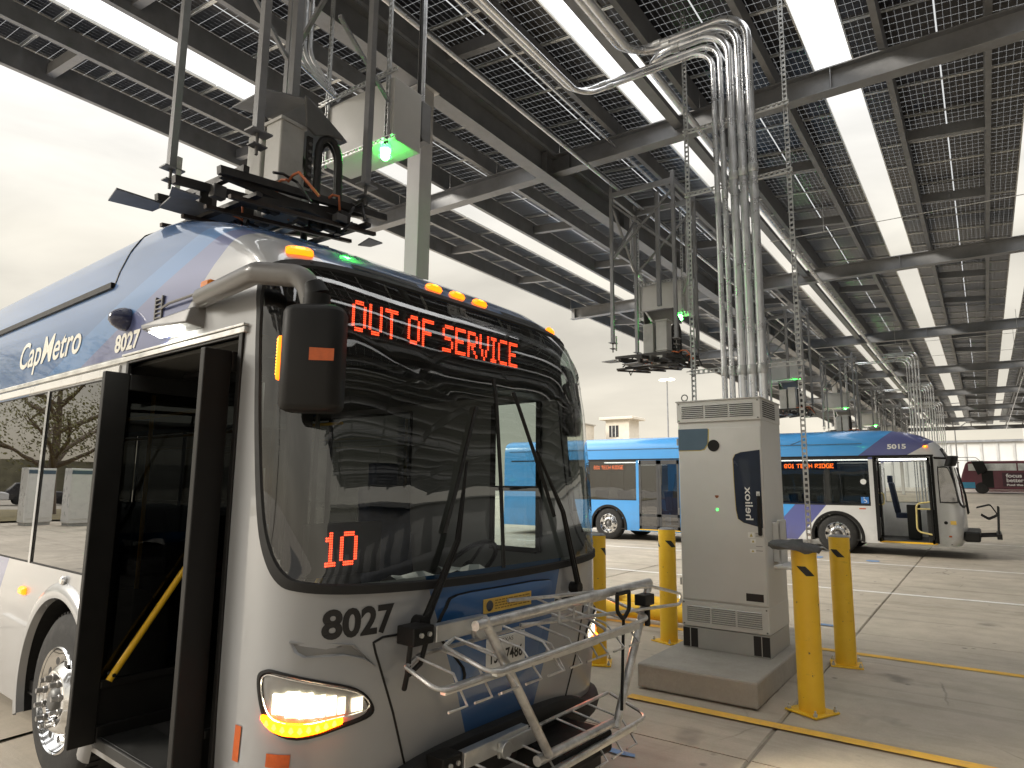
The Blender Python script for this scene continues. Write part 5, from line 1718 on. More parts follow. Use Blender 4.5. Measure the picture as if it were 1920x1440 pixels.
# hinges and screws
for z in (.62, 1.30, 2.0):
    m = MB(); m.cyl((-.010, CW + .006, z - .035), (-.010, CW + .006, z + .035), .009, 8); m.build("hinge", M['cab2'], dr, smooth=40)
for y in (CW - .02, -CW + .02):
    for z in (2.215, 2.385, .225, .425):
        m = MB(); m.cyl((-.0225, y, z), (-.016, y, z), .008, 8); m.build("screw", M['steel_dark'], ch)
# warning stickers and type plate
for (y, z, w_, h_) in ((-.285, 1.10, .03, .04), (-.30, 1.045, .025, .03), (-.295, .955, .028, .025)):
    m = MB(); m.add([(-.0188, y - w_, z - h_ * .6), (-.0188, y + w_, z - h_ * .6), (-.0188, y + w_, z + h_ * .7), (-.0188, y - w_, z + h_ * .7)], [(0, 1, 2, 3)]); s_ = m.build("warning_sticker", M['print'], dr)
    m = MB(); m.add([(-.0194, y - w_ * .5, z - h_ * .35), (-.0194, y + w_ * .5, z - h_ * .35), (-.0194, y, z + h_ * .5)], [(0, 1, 2)]); m.build("warning_triangle", gold, dr)
for z in (1.12, 1.105, 1.09, 1.0, .96):
    m = MB(); m.box(-.019, -.0182, -.385, -.325, z - .003, z + .003); m.build("printed_line", pm("grey_print", (.2, .19, .18), .6) if z == 1.12 else bpy.data.materials["grey_print"], dr)
m = MB(); m.box(-.0195, -.018, -.375, -.215, .495, .565); m.build("type_plate", M['printblack'], dr)
# cable bracket on the near side
m = MB()
m.box(.22, .50, -CW - .07, -CW - .045, .82, 1.24); m.box(.22, .26, -CW - .07, -CW, .84, 1.22); m.box(.46, .50, -CW - .07, -CW, .84, 1.22)
m.box(.05, .52, -CW - .33, -CW - .04, .80, .83)
m.build("cable_bracket", M['cab'], ch, bevel=.015)

# bollards
def bollard_proto():
    t = thing("bollard", None, None)
    m = MB(); m.tube([(0, 0, .012), (0, 0, 1.25)], .098, 36); m.build("post", M['yellow'], t, smooth=40)
    m = MB(); m.lathe([(0, .098), (.008, .096), (.02, .070), (.024, .001)], 'z', (0, 0, 1.25), 28); m.build("cap", M['steel'], t, smooth=40)
    m = MB(); m.box(-.145, .145, -.145, .145, 0, .014); m.build("base_plate", M['yellow'], t, bevel=.003)
    for sx in (-1, 1):
        for sy in (-1, 1):
            m = MB(); m.tube([(sx * .12, sy * .12, .014), (sx * .12, sy * .12, .034)], .016, 6); m.tube([(sx * .12, sy * .12, .034), (sx * .12, sy * .12, .055)], .008, 6); m.build("anchor_bolt", M['galv'], t)
    n_ = 5
    for k in range(3):
        m = MB(); a0 = 2 * math.pi * k / 3
        vs_ = []
        for j in range(7):
            for i in range(n_ + 1):
                a = a0 + (i / n_) * .72 + .75 * (1 - j / 6)
                vs_.append((.0988 * math.cos(a), .0988 * math.sin(a), 1.055 + .075 * j / 6))
        m.add(vs_, [(j * (n_ + 1) + i, j * (n_ + 1) + i + 1, (j + 1) * (n_ + 1) + i + 1, (j + 1) * (n_ + 1) + i) for j in range(6) for i in range(n_)])
        m.build("black_chevron", M['printblack'], t)
    return t
bp0 = bollard_proto()
blab = [((5.98, 1.27), 2.7, "yellow steel bollard with a grey hood over its top"), ((7.66, 1.28), .2, "yellow steel bollard standing in front of the far bus wheel"),
        ((7.54, 3.09), 1.2, "yellow steel bollard behind the door side of the charger cabinet"), ((6.25, 3.33), 2.0, "yellow steel bollard half hidden behind the near bus corner")]
for k, ((x, y), rz, lab) in enumerate(blab):
    o = bp0 if k == 0 else copy_tree(bp0)
    o.location = (x, y, g(x)); o.rotation_euler = (0, 0, rz)
    tag(o, lab, "bollard", "bollards around the charger")
# two that were knocked out and lie on the ground
for (x, y, rz, lab) in ((8.2, 4.45, .15, "yellow bollard lying flat on the concrete with its base plate upright"), (8.85, 4.35, .10, "yellow bollard lying flat behind another fallen one")):
    o = copy_tree(bp0); o.location = (x, y, g(x) + .146); o.rotation_euler = (math.radians(90), 0, rz)
    tag(o, lab, "bollard", "fallen bollards")
# hood on the first bollard
m = MB(); vs_ = []; n_ = 24
for k, (r, z) in enumerate(((.122, 1.235), (.136, 1.25), (.134, 1.268), (.115, 1.288), (.06, 1.30), (.001, 1.302))):
    for i in range(n_):
        a = 2 * math.pi * i / n_
        st = 1 + 1.1 * max(0, math.cos(a - 2.0)) ** 3 + .05 * math.sin(5 * a + k)
        vs_.append((r * st * math.cos(a), r * st * math.sin(a), z + .010 * math.sin(5 * a + 2 * k) + .03 * max(0, math.cos(a - 1.9))))
m.add(vs_, [(k * n_ + i, k * n_ + (i + 1) % n_, (k + 1) * n_ + (i + 1) % n_, (k + 1) * n_ + i) for k in range(5) for i in range(n_)])
hood = m.build("bollard_hood", pm("grey_canvas", (.10, .10, .10), .85, 0, .25, 25, .6, 60), smooth=60)
hood.location = (5.98, 1.27, g(6)); tag(hood, "creased grey canvas hood tied over a yellow bollard", "cover")
m = MB(); m.tube([(.12, -.06, 1.27), (.16, -.12, 1.27), (.20, -.16, 1.24), (.17, -.15, 1.235), (.13, -.09, 1.25)], .005, 5); m.build("draw_cord", M['alu'], hood)
# ================================================================== overhead charging gear
def strut(m, a, b, up, w=.041, slots=True, pitch=.055):
    """perforated channel: a U with a row of real slots is too fine; build two flanges, a back strip in rungs"""
    a, b, up = Vector(a), Vector(b), Vector(up).normalized()
    d = (b - a); L = d.length; d.normalize()
    s = d.cross(up).normalized()
    for k in (-1, 1): m.bar(a + s * k * w * .42, b + s * k * w * .42, w * .16, w * .6, up=up)
    n = max(1, int(L / pitch))
    for i in range(n):
        c0 = a + d * (L * (i / n)); c1 = a + d * (L * (i / n) + L / n * .45)
        m.bar(c0, c1, w * .70, .004, up=up)


# ---- riser rack over the charger: two perforated posts and three cross rails
def riser_rack(dx):
    t = thing("strut_rack", None, None, (6.95 + dx, 1.95, g(7) if dx == 0 else g(7 + dx)))
    z0 = 0 if dx == 0 else 0
    for y in (.57, -.52):
        m = MB(); strut(m, (0.06, y, .02 if y < 0 else 2.6), (.06, y, 7.38 - g(7)), (-1, 0, 0), .046); m.build("post", M['galv'], t)
    for z in (2.98, 5.02, 5.78):
        m = MB(); strut(m, (.03, -.56, z), (.03, .60, z), (-1, 0, 0), .046); m.build("cross_rail", M['galv'], t)
    return t
rk = riser_rack(0); tag(rk, "perforated steel channel rack rising behind the grey charger cabinet", "strut rack")


# ---- conduit risers: pipes climb from the cabinet, bend under the canopy and run along it
def conduits(dx, name_label, far=False):
    t = thing("conduit_riser", None, None, (6.95 + dx, 1.95, g(7 + dx)))
    zb = (2.42 + PZ) - g(7) if not far else .3
    specs = [(.215, .030, 6.74, 1.90, 'L'), (.135, .030, 6.80, 2.0, 'L'), (.03, .046, 6.92, 1.05, 'S'), (-.07, .046, 6.99, 1.16, 'S'), (-.175, .046, 7.05, 1.27, 'L2')]
    n = 12 if not far else 7
    for i, (y, r, zt, yt, kind) in enumerate(specs):
        zt -= g(7 + dx)
        m = MB()
        if far: path = [(0, y, zb), (0, y, zt), (0, yt, zt)]
        else:
            end = -9.5 if i % 2 == 0 else -7.0
            path = [(0, y, zb), (0, y, zt), (0, yt, zt), (end, yt, zt)] if i != 2 else [(0, y, zb), (0, y, zt), (0, yt, zt), (30, yt, zt)]
        if far: r *= .62
        m.tube(arc_path(path, .34 if r > .04 else .24, 8), r, n)
        p = m.build("conduit", M['conduit'], t, smooth=50)
        if far: continue
        for z in (5.05 - .16 * (i < 2) + .02 * i, 2.95):
            m = MB(); m.tube([(0, y, z - .05), (0, y, z - .03), (0, y, z + .03), (0, y, z + .05)], [r * 1.12, r * 1.22, r * 1.22, r * 1.12], n); m.build("coupling", M['galv'], p, smooth=40)
        m = MB(); m.tube([(0, yt - .45, zt), (0, yt - .36, zt)], r * 1.2, n); m.build("coupling", M['galv'], p, smooth=40)
    return t
c0 = conduits(0, ""); tag(c0, "bundle of five steel conduits climbing from the charger and bending under the canopy", "conduit")
for k, dx in enumerate((22.6, 31.6, 40.6)):
    o = conduits(dx, "", True)
    tag(o, ["first", "second", "last"][k] + " bundle of tall conduits bending over below the canopy beyond the far bus", "conduit", "far conduit bundles")

# ---- lengthwise pipes and the cable channel under the canopy
def long_pipe(name, y, z, r, x0, x1, mat, label, cat):
    m = MB(); m.cyl((0, 0, 0), (x1 - x0, 0, 0), r, 8)
    o = m.build(name, mat, smooth=50); o.location = (x0, y, z); tag(o, label, cat); return o
long_pipe("conduit_pipe", 4.95, 7.02, .028, -10, 66, M['conduit'], "thin steel conduit running lengthwise beside the main girder", "conduit")
m = MB(); m.box(0, 84, -.075, .075, 0, .012); m.box(0, 84, -.075, -.065, .012, .09); m.box(0, 84, .065, .075, .012, .09)
o = m.build("cable_channel", M['steel']); o.location = (-10, 3.46, 7.30); tag(o, "long steel cable channel hung below the roof gap over the charger", "cable channel")
m = MB(); m.cyl((0, 0, 0), (84, 0, 0), .02, 6); o = m.build("conduit_pipe", M['conduit'], smooth=50); o.location = (-10, 4.55, 7.32); tag(o, "slim conduit running lengthwise above the hanging frames", "conduit")
m = MB(); m.cyl((0, 0, 0), (60, 0, 0), .024, 6); o = m.build("conduit_pipe", M['conduit'], smooth=50); o.location = (10, -1.75, 6.9); tag(o, "slim conduit running lengthwise on the side away from the girder", "conduit")
for (x, z, lab) in ((13.6, 6.75, "thin wire stretched across under the canopy between the first two rafters"), (26.2, 6.8, "thin wire stretched across under the canopy before the third rafter"), (29.0, 6.75, "thin wire stretched across under the canopy after the third rafter")):
    m = MB(); m.tube([(0, -9, 0), (0, -3, -.03), (0, 3.2, 0)], .008, 5)
    for y in (-5, -1.2, 2.2): m.tube([(0, y, 0), (0, y, .75)], .006, 4)
    o = m.build("span_wire", M['alu']); o.location = (x, 0, z); tag(o, lab, "wire")

# ---- hanging frame for one pantograph
HX0, HX1, HY0, HY1 = 2.5, 3.5, 3.95, 5.10
def hanger():
    t = thing("hanging_frame", None, None, (3.0, 4.52, 7.14))
    def L(x, y, z): return (x - 3.0, y - 4.52, z - 7.14)
    for (x, y, zb) in ((HX0, HY0, 4.20), (HX1, HY0, 4.20), (HX0, HY1, 4.25), (HX1, HY1, 4.25)):
        m = MB(); m.bar(L(x, y, zb), L(x, y, 7.12), .055, .055)
        m.box(*[q for ab in ((x - 3.0 - .07, x - 3.0 + .09), (y - 4.52 - .05, y - 4.52 + .05)) for q in ab], zb - 7.14 - .0, zb - 7.14 + .012)
        m.build("post", M['steel'], t)
        m = MB(); m.cyl(L(x, y, zb - .16), L(x, y, zb + .05), .012, 6); m.box(x - 3.0 - .05, x - 3.0 + .06, y - 4.52 - .04, y - 4.52 + .04, zb - 7.14 - .10, zb - 7.14 - .09); m.build("hanger_bolt", M['steel_dark'], t)
    for z in (6.95,):
        for (a, b_) in (((HX0, HY0), (HX1, HY0)), ((HX0, HY1), (HX1, HY1)), ((HX0, HY0), (HX0, HY1)), ((HX1, HY0), (HX1, HY1))):
            m = MB(); m.bar(L(a[0], a[1], z), L(b_[0], b_[1], z), .05, .09); m.build("top_rail", M['steel'], t)
    for (a, b_) in (((HX0, HY1, 6.8), (HX0, HY0, 5.75)), ((HX1, HY0, 6.8), (HX1, HY1, 5.75)), ((HX0, HY1, 6.8), (HX1, HY1, 5.75)), ((HX1, HY1, 6.8), (HX0, HY1, 5.75)), ((HX0, HY0, 6.8), (HX0, HY1, 5.75))):
        m = MB(); m.bar(L(*a), L(*b_), .035, .035); m.build("brace", M['steel'], t)
    return t


# ---- inverted pantograph
M['pgrey'] = pm("pantograph_grey", (.46, .46, .44), .45, 0, .10, 6, dirt=.3)
M['pblack'] = pm("pantograph_black", (.030, .028, .027), .5, .2, .3, 10, dirt=.25, dirtcol=(.10, .07, .05))
def pantograph(full=True):
    t = thing("pantograph", None, None, (3.05, 4.50, 5.30))
    Z = lambda z: z - 5.30
    # mounting hood and hanger plate
    m = MB(); m.add([(-.30, -.22, Z(4.78)), (.10, -.25, Z(4.88)), (.10, .25, Z(4.88)), (-.30, .22, Z(4.78)), (.50, -.23, Z(4.70)), (.50, .23, Z(4.70)),
                     (-.30, -.22, Z(4.792)), (.10, -.25, Z(4.892)), (.10, .25, Z(4.892)), (-.30, .22, Z(4.792)), (.50, -.23, Z(4.712)), (.50, .23, Z(4.712))],
              [(3, 2, 1, 0), (2, 5, 4, 1), (6, 7, 8, 9), (7, 10, 11, 8), (0, 1, 7, 6), (1, 4, 10, 7), (4, 5, 11, 10), (5, 2, 8, 11), (2, 3, 9, 8), (3, 0, 6, 9)])
    m.build("hood", M['steel'], t)
    m = MB(); m.prism([(.02, Z(4.88)), (.05, Z(4.62)), (.14, Z(4.58)), (.26, Z(4.64)), (.42, Z(4.66)), (.42, Z(4.70)), (.22, Z(4.80))], -.285, -.26, 'y'); m.build("mount_plate", M['steel_dark'], t, bevel=.01)
    m = MB(); m.prism([(.02, Z(4.88)), (.05, Z(4.62)), (.14, Z(4.58)), (.26, Z(4.64)), (.42, Z(4.66)), (.42, Z(4.70)), (.22, Z(4.80))], .26, .285, 'y'); m.build("mount_plate", M['steel_dark'], t, bevel=.01)
    m = MB(); m.bar((.1, 0, Z(4.96)), (.1, 0, Z(7.1)), .07, .07); m.build("suspension_post", M['steel'], t)
    # actuator cabinets
    m = MB(); m.box(-.14, .08, -.22, -.02, Z(3.86), Z(4.64)); m.build("drive_cabinet", M['pgrey'], t, bevel=.012)
    m = MB(); m.box(-.152, .092, -.232, -.008, Z(4.10), Z(4.12)); m.build("cabinet_band", M['pgrey'], t, bevel=.004)
    m = MB(); m.box(-.152, .092, -.232, -.008, Z(4.615), Z(4.645)); m.build("cabinet_band", M['pgrey'], t, bevel=.004)
    m = MB(); m.box(-.14, .08, .03, .22, Z(3.86), Z(4.60)); m.build("drive_cabinet", M['pgrey'], t, bevel=.012)
    m = MB(); m.box(.09, .17, -.21, .21, Z(3.84), Z(4.25)); m.build("guide_column", M['alu'], t, bevel=.008)
    # perforated guide
    m = MB(); m.box(.10, .15, -.235, -.215, Z(4.15), Z(4.58)); gd = m.build("guide_strip", M['pblack'], t)
    for k in range(6):
        m = MB(); m.cyl((.125, -.246, Z(4.19 + .065 * k)), (.125, -.236, Z(4.19 + .065 * k)), .016, 10); m.build("roller", M['steel_dark'], gd)
    # hoses looping over
    for (x, y, w) in ((.20, -.24, .22), (.26, -.17, .20), (.20, .20, .22)):
        m = MB(); q = [(x, y, Z(3.85))] + [(x + w / 2 - w / 2 * math.cos(a), y, Z(4.48) + .16 * math.sin(a)) for a in np.linspace(0, math.pi, 9)] + [(x + w + .02, y, Z(3.85))]
        m.tube(q, .030, 8); m.build("hose", M['cable'], t, smooth=50)
    # base frame under the posts
    def rail(a, b_, w=.07, h=.10, mat='pblack', name="base_rail"):
        m = MB(); m.bar((a[0], a[1], Z(a[2]) + .12 * a[0]), (b_[0], b_[1], Z(b_[2]) + .12 * b_[0]), w, h); return m.build(name, M[mat], t)
    rail((-.55, -.45, 4.03), (-.55, .55, 4.03), .045, .05); rail((.50, -.50, 4.03), (.50, .55, 4.03), .045, .05)
    for y in (-.42, -.05, .38):
        rail((-.86 + .3 * abs(y), y, 3.98), (.80, y, 3.98), .05, .055, name="truss_beam")
    rail((-.35, -.2, 3.93), (.35, -.2, 3.93), .30, .05); rail((-.35, .2, 3.93), (.35, .2, 3.93), .26, .05)
    # scissor arms, contact head, wings
    for y in (-.38, .38):
        rail((-.70, y, 3.97), (.45, y, 3.84), .045, .05, name="scissor_arm"); rail((.60, y, 3.97), (-.50, y, 3.84), .045, .05, name="scissor_arm")
    for y in (-.45, -.15, .15, .45):
        rail((-.66, y, 3.80), (.66, y, 3.80), .035, .028, 'copper', "contact_bar")
    rail((-.50, -.55, 3.83), (-.50, .55, 3.83), .05, .03); rail((.50, -.55, 3.83), (.50, .55, 3.83), .05, .03)
    for (x0, x1, y0, y1, z) in ((-1.04, -.66, .34, .60, 3.83), (-.80, -.25, .02, .34, 3.80), (-.95, -.72, -.25, -.10, 3.72), (.60, .80, -.45, -.25, 3.82)):
        m = MB(); m.add([(x0, y0, Z(z)), (x1, y0 + .05, Z(z + .03)), (x1, y1, Z(z + .03)), (x0 + .06, y1, Z(z)), (x0, y0, Z(z + .012)), (x1, y0 + .05, Z(z + .042)), (x1, y1, Z(z + .042)), (x0 + .06, y1, Z(z + .012))],
                  [(3, 2, 1, 0), (4, 5, 6, 7), (0, 1, 5, 4), (1, 2, 6, 5), (2, 3, 7, 6), (3, 0, 4, 7)])
        m.build("guide_wing", M['steel'], t)
    r = random.Random(3)
    for k in range(16 if full else 3):
        a = Vector((r.uniform(-.5, .5), r.uniform(-.5, .5), Z(4.02))); b_ = Vector((a.x + r.uniform(-.35, .35), a.y + r.uniform(-.3, .3), Z(3.86)))
        mid = (a + b_) / 2 + Vector((r.uniform(-.1, .1), r.uniform(-.1, .1), r.choice((-.16, .10))))
        m = MB(); m.tube([a, (a * .6 + mid * .4) + Vector((0, 0, .02)), mid, (b_ * .6 + mid * .4), b_], .011, 6); m.build("flying_lead", M['orange'] if k % 3 == 0 else M['cable'], t, smooth=60)
    for k in range(14 if full else 0):     # small brackets and connectors along the head
        x, y = r.uniform(-.55, .55), r.uniform(-.5, .5)
        m = MB(); m.box(x - .05, x + .05, y - .035, y + .035, Z(3.84), Z(3.84 + r.uniform(.06, .13))); m.build("connector_block", M['pblack'] if k % 2 else M['steel_dark'], t, bevel=.008)
    m = MB(); m.box(-.53, -.49, .55, .56, Z(4.10), Z(4.36)); m.build("sensor_strip", M['alu'], t)
    return t


# ---- control box with a green beacon, in a perforated channel cradle
BX0, BX1, BY0, BY1, BZ0, BZ1 = 4.18, 4.56, 4.42, 5.44, 5.08, 5.72
def control_box():
    t = thing("control_box", None, None, (4.39, 4.9, BZ0))
    hx, hy = (BX1 - BX0) / 2, (BY1 - BY0) / 2
    m = MB(); m.box(-hx, hx, -hy, hy, 0, BZ1 - BZ0); m.build("enclosure", M['box'], t, bevel=.01)
    m = MB(); m.box(-hx - .012, -hx, -hy + .03, hy - .03, .03, BZ1 - BZ0 - .03); m.build("cover", M['box'], t, bevel=.004)
    m = MB(); m.cyl((-hx + .06, -hy + .16, 0), (-hx + .06, -hy + .16, -.035), .052, 16); b_ = m.build("beacon_base", M['beaconglass'], t, smooth=40)
    m = MB(); m.lathe([(0, .046), (.07, .046), (.10, .038), (.118, .02), (.12, .001)], 'z', (-hx + .06, -hy + .16, -.036), 18, sgn=-1); m.build("beacon", M['beacon'], t, smooth=50)
    m = MB()
    m.tube([(-hx + .06 + .062 * math.cos(a), -hy + .16 + .062 * math.sin(a), -.05) for a in np.linspace(0, 6.283, 14, endpoint=False)], .005, 5, closed=True)
    m.tube([(-hx + .06 + .062 * math.cos(a), -hy + .16 + .062 * math.sin(a), -.115) for a in np.linspace(0, 6.283, 14, endpoint=False)], .005, 5, closed=True)
    m.build("beacon_guard", M['beaconglass'], t)
    return t
def box_cradle():
    t = thing("channel_cradle", None, None, (4.39, 4.9, 7.14))
    hx, hy = (BX1 - BX0) / 2 + .03, (BY1 - BY0) / 2
    zb, zt = BZ0 - 7.14, BZ1 - 7.14
    for y in (-hy + .06, hy - .06):
        m = MB(); strut(m, (-hx, y, zb - .06), (-hx, y, 0), (-1, 0, 0), .042, pitch=.06); m.build("post", M['galv'], t)
    for z in (zb - .02, zt + .03):
        m = MB(); strut(m, (-hx - .02, -hy - .08, z), (-hx - .02, hy + .05, z), (-1, 0, 0), .042, pitch=.06); m.build("cross_rail", M['galv'], t)
    m = MB(); m.bar((-hx - .03, -hy + .02, zb + .36), (-.9 - .35, -hy - .45, zb + .42), .03, .03); m.build("tie_bar", M['steel'], t)
    # switch box and its feed
    m = MB(); m.box(hx + .02, hx + .16, -hy + .04, -hy + .22, zb + .20, zb + .62); m.build("switch_box", M['steel'], t, bevel=.01)
    m = MB(); m.cyl((hx + .09, -hy + .13, zb + .62), (hx + .09, -hy + .13, 0), .042, 12); m.build("feed_conduit", M['conduit'], t, smooth=50)
    m = MB(); m.tube(arc_path([(hx - .05, -hy + .02, 0), (hx - .05, -hy + .02, zb + .25), (hx + .03, -hy + .05, zb + .18)], .06), .018, 8); m.build("feed_cable", M['cable'], t, smooth=50)
    # bundle of bent conduits behind the box
    for k in range(4):
        m = MB(); m.tube(arc_path([(-.55 - .07 * k, .35, 0), (-.55 - .07 * k, .35, zt + .35 - .04 * k), (-.2, .30, zt + .02)], .22), .022, 8); m.build("bent_conduit", M['conduit'], t, smooth=50)
    return t


hang0, pan0, box0, crd0 = hanger(), pantograph(), control_box(), box_cradle()
names = ["over the near silver bus", "behind the charger conduits", "above the rear of the far bus", "above the middle of the far bus", "above the front of the far bus", "last but one in the row", "last in the row"]
for k in range(7):
    for o0, cat, lab, grp in ((hang0, "hanging frame", "grey steel post frame hanging from the canopy", "hanging frames of the charging row"),
                              (pan0, "pantograph", "inverted charging pantograph with white drive boxes", "charging pantographs in a row"),
                              (box0, "control box", "grey control box with glowing green beacon", "control boxes with green beacons"),
                              (crd0, "cradle", "perforated channel cradle holding a control box", "control box cradles")):
        o = o0 if k == 0 else copy_tree(o0)
        if k: o.location.x = o0.location.x + (0, 7.75, 17.3, 26.3, 35.6, 44.6, 53.5)[k]
        if k and o0 in (box0, pan0): o.location.z += .02 * k
        tag(o, lab + " " + names[k], cat, grp)
# ================================================================== background
# tower with a shed roof beyond the far bus
tw = thing("stair_tower", "cream stair tower with flat overhanging roof beyond the far blue bus", "building", (96, 46.3, 1.8))
m = MB(); m.box(-1.8, 1.8, -2.0, 2.0, 0, 10.3); m.build("wall", M['stucco'], tw)
m = MB(); m.box(-2.4, 2.4, -2.9, 2.9, 10.3, 10.7); m.build("roof", M['stucco'], tw, bevel=.05)
m = MB(); m.box(-1.84, -1.8, -.2, 1.4, 7.6, 9.4); m.build("window", M['cardark'], tw)
for y in (.3, .9):
    m = MB(); m.box(-1.88, -1.84, y - .04, y + .04, 7.6, 9.4); m.build("window_bar", M['white'], tw)
sh_ = thing("shed", "low shed with ribbed metal lean-to roof beside the stair tower", "building", (92, 52.5, 1.8))
m = MB(); m.prism([(-2.2, 0), (-2.2, 9.4), (4.5, 6.0), (4.5, 0)], -2, 2, 'x'); m.build("wall", M['stucco'], sh_)
for k in range(14):
    y0 = -2.5 + k * .52; f = lambda y: 9.45 - (y + 2.2) * .507
    m = MB(); m.add([(-2.4, y0, f(y0) + .02), (2.4, y0, f(y0) + .02), (2.4, y0 + .46, f(y0 + .46) + .02), (-2.4, y0 + .46, f(y0 + .46) + .02), (-2.4, y0 + .46, f(y0 + .46) + .12), (2.4, y0 + .46, f(y0 + .46) + .12)], [(0, 1, 2, 3), (3, 2, 5, 4)]); m.build("roof_sheet", M['soffit'], sh_)
# yard lamp
lp = thing("yard_lamp", "tall thin yard lamp with two oval heads seen over the far bus roof", "lamp post", (60, 24.2, 1.3))
m = MB(); m.tube([(0, 0, 0), (0, 0, 10.6)], [.10, .06], 10); m.build("pole", M['steel'], lp)
for y in (-.38, .38):
    m = MB(); m.lathe([(0, .06), (.05, .30), (.12, .42), (.20, .36), (.26, .1), (.27, .001)], 'z', (0, y, 10.5), 16); m.build("lamp_head", emit("yard_lamp_glow", (1, .9, .62), 1.0, (.6, .55, .4)), lp, smooth=50)
# long pale building behind the maroon bus with its wall panels
fb = thing("warehouse", "long low pale warehouse with ribbed wall panels behind the maroon bus", "building", (96, -8, 1.8))
m = MB(); m.box(0, 8, -60, 21, 0, 5.6); m.build("wall", M['wallfar'], fb)
m = MB(); m.box(-.3, 8.3, -60.3, 21.3, 5.6, 5.85); m.build("roof", M['steel'], fb)
for k in range(40):
    m = MB(); m.box(-.09, 0, -40 + k * 1.55, -40 + k * 1.55 + .22, .1, 5.55); m.build("wall_rib", M['soffit'], fb)
# twin-arm lamp in front of it
l2 = thing("yard_lamp", "slim lamp post with two raised arms in front of the pale warehouse", "lamp post", (80, 2.15, 1.8))
m = MB(); m.tube([(0, 0, 0), (0, 0, 5.9)], [.09, .05], 8); m.build("pole", M['steel_dark'], l2)
for s_ in (-1, 1):
    m = MB(); m.bar((0, 0, 5.9), (0, s_ * .75, 6.45), .07, .06); m.bar((0, s_ * .35, 6.12), (0, s_ * .95, 6.6), .22, .08); m.build("lamp_arm", M['steel_dark'], l2)
pst = MB(); pst.box(-.16, .16, -.16, .16, 0, 6.4); o = pst.build("gate_post", M['column'], bevel=.02); o.location = (84, -3.6, 1.8); tag(o, "square grey post near the far end of the canopy", "post")
pst = MB(); pst.box(-.2, .2, -.14, .14, 0, 6.4); o = pst.build("gate_post", M['steel_dark'], bevel=.02); o.location = (84.3, -4.6, 1.8); tag(o, "dark post beside the square grey one at the canopy end", "post")
# overhead lines
for z, lab in ((13.6, "upper thin power line crossing the sky beyond the warehouse"), (10.1, "lower thin power line crossing the sky beyond the warehouse")):
    m = MB(); m.tube([(110, y, z + .0009 * (y - 10) ** 2) for y in np.linspace(-70, 12, 14)], .05, 4); o = m.build("power_line", M['cable']); tag(o, lab, "power line")
# kerb behind the bus
m = MB(); m.box(72.5, 72.8, -60, 30, 1.6, 2.0); o = m.build("kerb", M['wline']); tag(o, "pale kerb behind the maroon bus", "kerb", kind="structure")

# ---- what the bus windows mirror: the far side of the yard
m = MB(); m.add([(-60, 37.5, -.09), (40, 37.5, .01), (40, 52, .01), (-60, 52, -.09)], [(0, 1, 2, 3)]); o = m.build("grass_verge", M['grass']); tag(o, "dry grass verge beyond the bus bays", "verge", kind="structure")
for k, (x, y) in enumerate(((-4.75, 35.2), (-5.95, 33.6))):
    t = thing("charger_cabinet", ("white charging cabinet by the verge, the one next to the grey post" if k else "white charging cabinet by the verge, the one away from the grey post"), "charger", (x, y, -.115), 0, "white cabinets by the verge")
    m = MB(); m.box(-.55, .55, -.45, .45, .12, 2.45); m.build("enclosure", M['white'], t, bevel=.02)
    m = MB(); m.box(-.50, .50, -.47, -.45, .3, 2.3); m.build("door", M['white'], t, bevel=.01)
    m = MB(); m.box(-.53, .53, -.475, -.45, 2.20, 2.36); m.build("louvre", M['slate'], t)
    m = MB(); m.box(-.5, .5, -.42, .42, 0, .12); m.build("plinth", M['cab2'], t)
m = MB(); m.box(-.2, .2, -.2, .2, 0, 7.6); o = m.build("steel_post", M['column'], bevel=.02); o.location = (-6.45, 31.9, -.115); tag(o, "square grey steel post beside the white cabinets", "post")
m = MB(); m.lathe([(0, .05), (.1, .05), (.13, .001)], 'z', (0, 0, 0), 12); o = m.build("green_lamp", M['beacon']); o.location = (-6.25, 31.6, 2.5); tag(o, "small green lamp fixed to the grey steel post", "lamp")


def tree(loc_, h, r, seed, label, leaves):
    rr = random.Random(seed)
    t = thing("oak_tree", label, "tree", loc_, 0, "trees beyond the verge")
    m = MB(); ends = []
    m.tube([(0, 0, -.1), (.05, .02, h * .18), (0, .08, h * .38), (.1, 0, h * .6), (.05, .1, h * .86)], [h * .036, h * .028, h * .022, h * .014, h * .005], 8)
    for k in range(15):
        z0 = h * rr.uniform(.2, .72); a = rr.uniform(0, 6.28); ln = r * rr.uniform(.65, 1.05)
        p1 = Vector((math.cos(a) * ln * .5, math.sin(a) * ln * .5, z0 + ln * .28)); p2 = Vector((math.cos(a + .2) * ln, math.sin(a + .2) * ln, z0 + ln * .62))
        m.tube([(0, .05, z0), p1, p2], [h * .014, h * .009, h * .003], 6)
        for j in range(3):
            b = a + rr.uniform(-.9, .9); q0 = p1.lerp(p2, rr.uniform(.1, .8)); q1 = q0 + Vector((math.cos(b), math.sin(b), rr.uniform(.2, .9))) * ln * .4
            m.tube([q0, q1], [h * .005, h * .0015], 4); ends.append(q1)
        ends += [p2, p1]
    m.build("trunk", M['bark'], t, smooth=50)
    vs, fs = [], []
    for i in range(leaves):
        e_ = rr.choice(ends); c = e_ + Vector((rr.gauss(0, .55), rr.gauss(0, .55), rr.gauss(0, .5)))
        n = Vector((rr.gauss(0, 1), rr.gauss(0, 1), rr.gauss(0, 1))).normalized(); x = n.orthogonal().normalized(); y = n.cross(x); s = rr.uniform(.05, .11)
        b = len(vs); vs += [c - x * s, c + y * s * .5, c + x * s, c - y * s * .5]; fs.append((b, b + 1, b + 2, b + 3))
    mm = MB(); mm.add(vs, fs); mm.build("crown", M['leaf'], t)
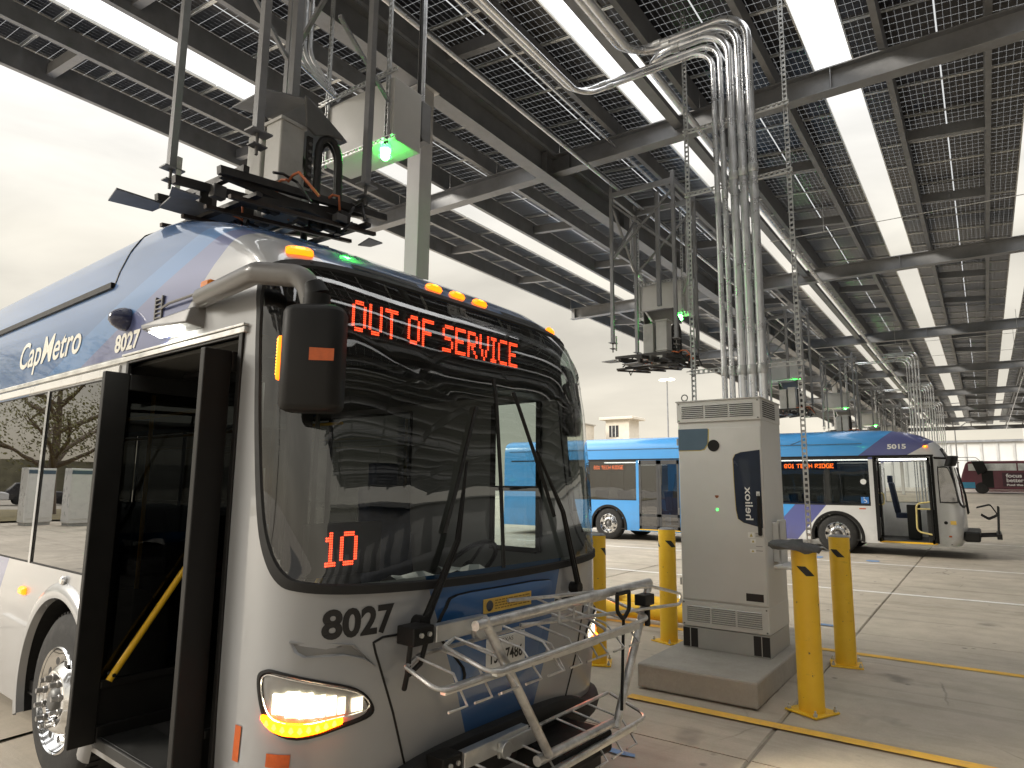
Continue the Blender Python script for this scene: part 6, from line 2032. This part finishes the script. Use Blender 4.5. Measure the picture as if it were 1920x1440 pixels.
tree((-7.4, 44, -.1), 10.5, 4.6, 11, "leafy oak tree with thin upper twigs on the verge", 9000)
tree((-2.0, 49, -.1), 8.0, 3.4, 12, "sparser small oak tree further back on the verge", 3500)
tree((-17, 50, -.1), 9.5, 4.2, 13, "broad oak tree away to the side of the verge", 4500)


def car(loc_, rz, mat, label):
    t = thing("parked_car", label, "car", loc_, rz, "cars parked beyond the verge")
    m = MB(); m.prism([(-2.3, .35), (-2.3, .85), (-1.9, .98), (-1.0, 1.05), (-.45, 1.62), (1.6, 1.68), (2.2, 1.1), (2.3, .9), (2.3, .35)], -.9, .9, 'y'); m.build("body", mat, t, bevel=.08)
    for s_ in (-1, 1):
        m = MB(); m.prism([(-.75, 1.08), (-.35, 1.54), (1.5, 1.58), (1.9, 1.10)], s_ * .905, s_ * .89, 'y'); m.build("window", M['cardark'], t)
        for x in (-1.45, 1.45):
            m = MB(); m.lathe([(0, .001), (0, .2), (.02, .33), (.2, .34)], 'y', (x, s_ * .92, .34), 20, sgn=-s_); m.build("wheel", M['tyre'], t, smooth=40)
for k, (x, mt, lab) in enumerate(((-16, M['carpaint'], "white car parked beyond the oak trees"), (-11.5, M['cardark'], "dark car parked between two pale cars"), (-7, M['carpaint'], "white car parked behind the leafy oak"), (-2, M['alu'], "silver car parked past the white cabinets"))):
    car((x, 64, -.08), .1 * (k % 2), mt, lab)
m = MB(); m.box(-70, 60, 96, 97, -.1, 4.2); o = m.build("tree_belt_wall", pm("far_hedge", (.13, .12, .08), .9, 0, .5, .4)); tag(o, "dark hedge line closing the view behind the parked cars", "hedge")

# unseen hall, added to block the low sky out of the windshield reflection
mh_ = thing("sky_block_hall", "unseen dark hall with roller doors added to block low sky from the windshield", "building", (20, -52, -.1))
m = MB(); m.box(-45, 60, -10, 0, 0, 6.6); m.build("wall", pm("sky_block_dark", (.10, .10, .10), .6, 0, .1, .6), mh_)
m = MB(); m.box(-45.3, 60.3, -10.3, .4, 6.6, 6.9); m.build("roof", M['steel_dark'], mh_)
for i in range(12):
    m = MB(); m.box(-42 + i * 8.4, -37.2 + i * 8.4, .0, .08, 0, 4.6); m.build("roller_door", pm("roller_grey", (.22, .22, .215), .5) if i == 0 else bpy.data.materials["roller_grey"], mh_)
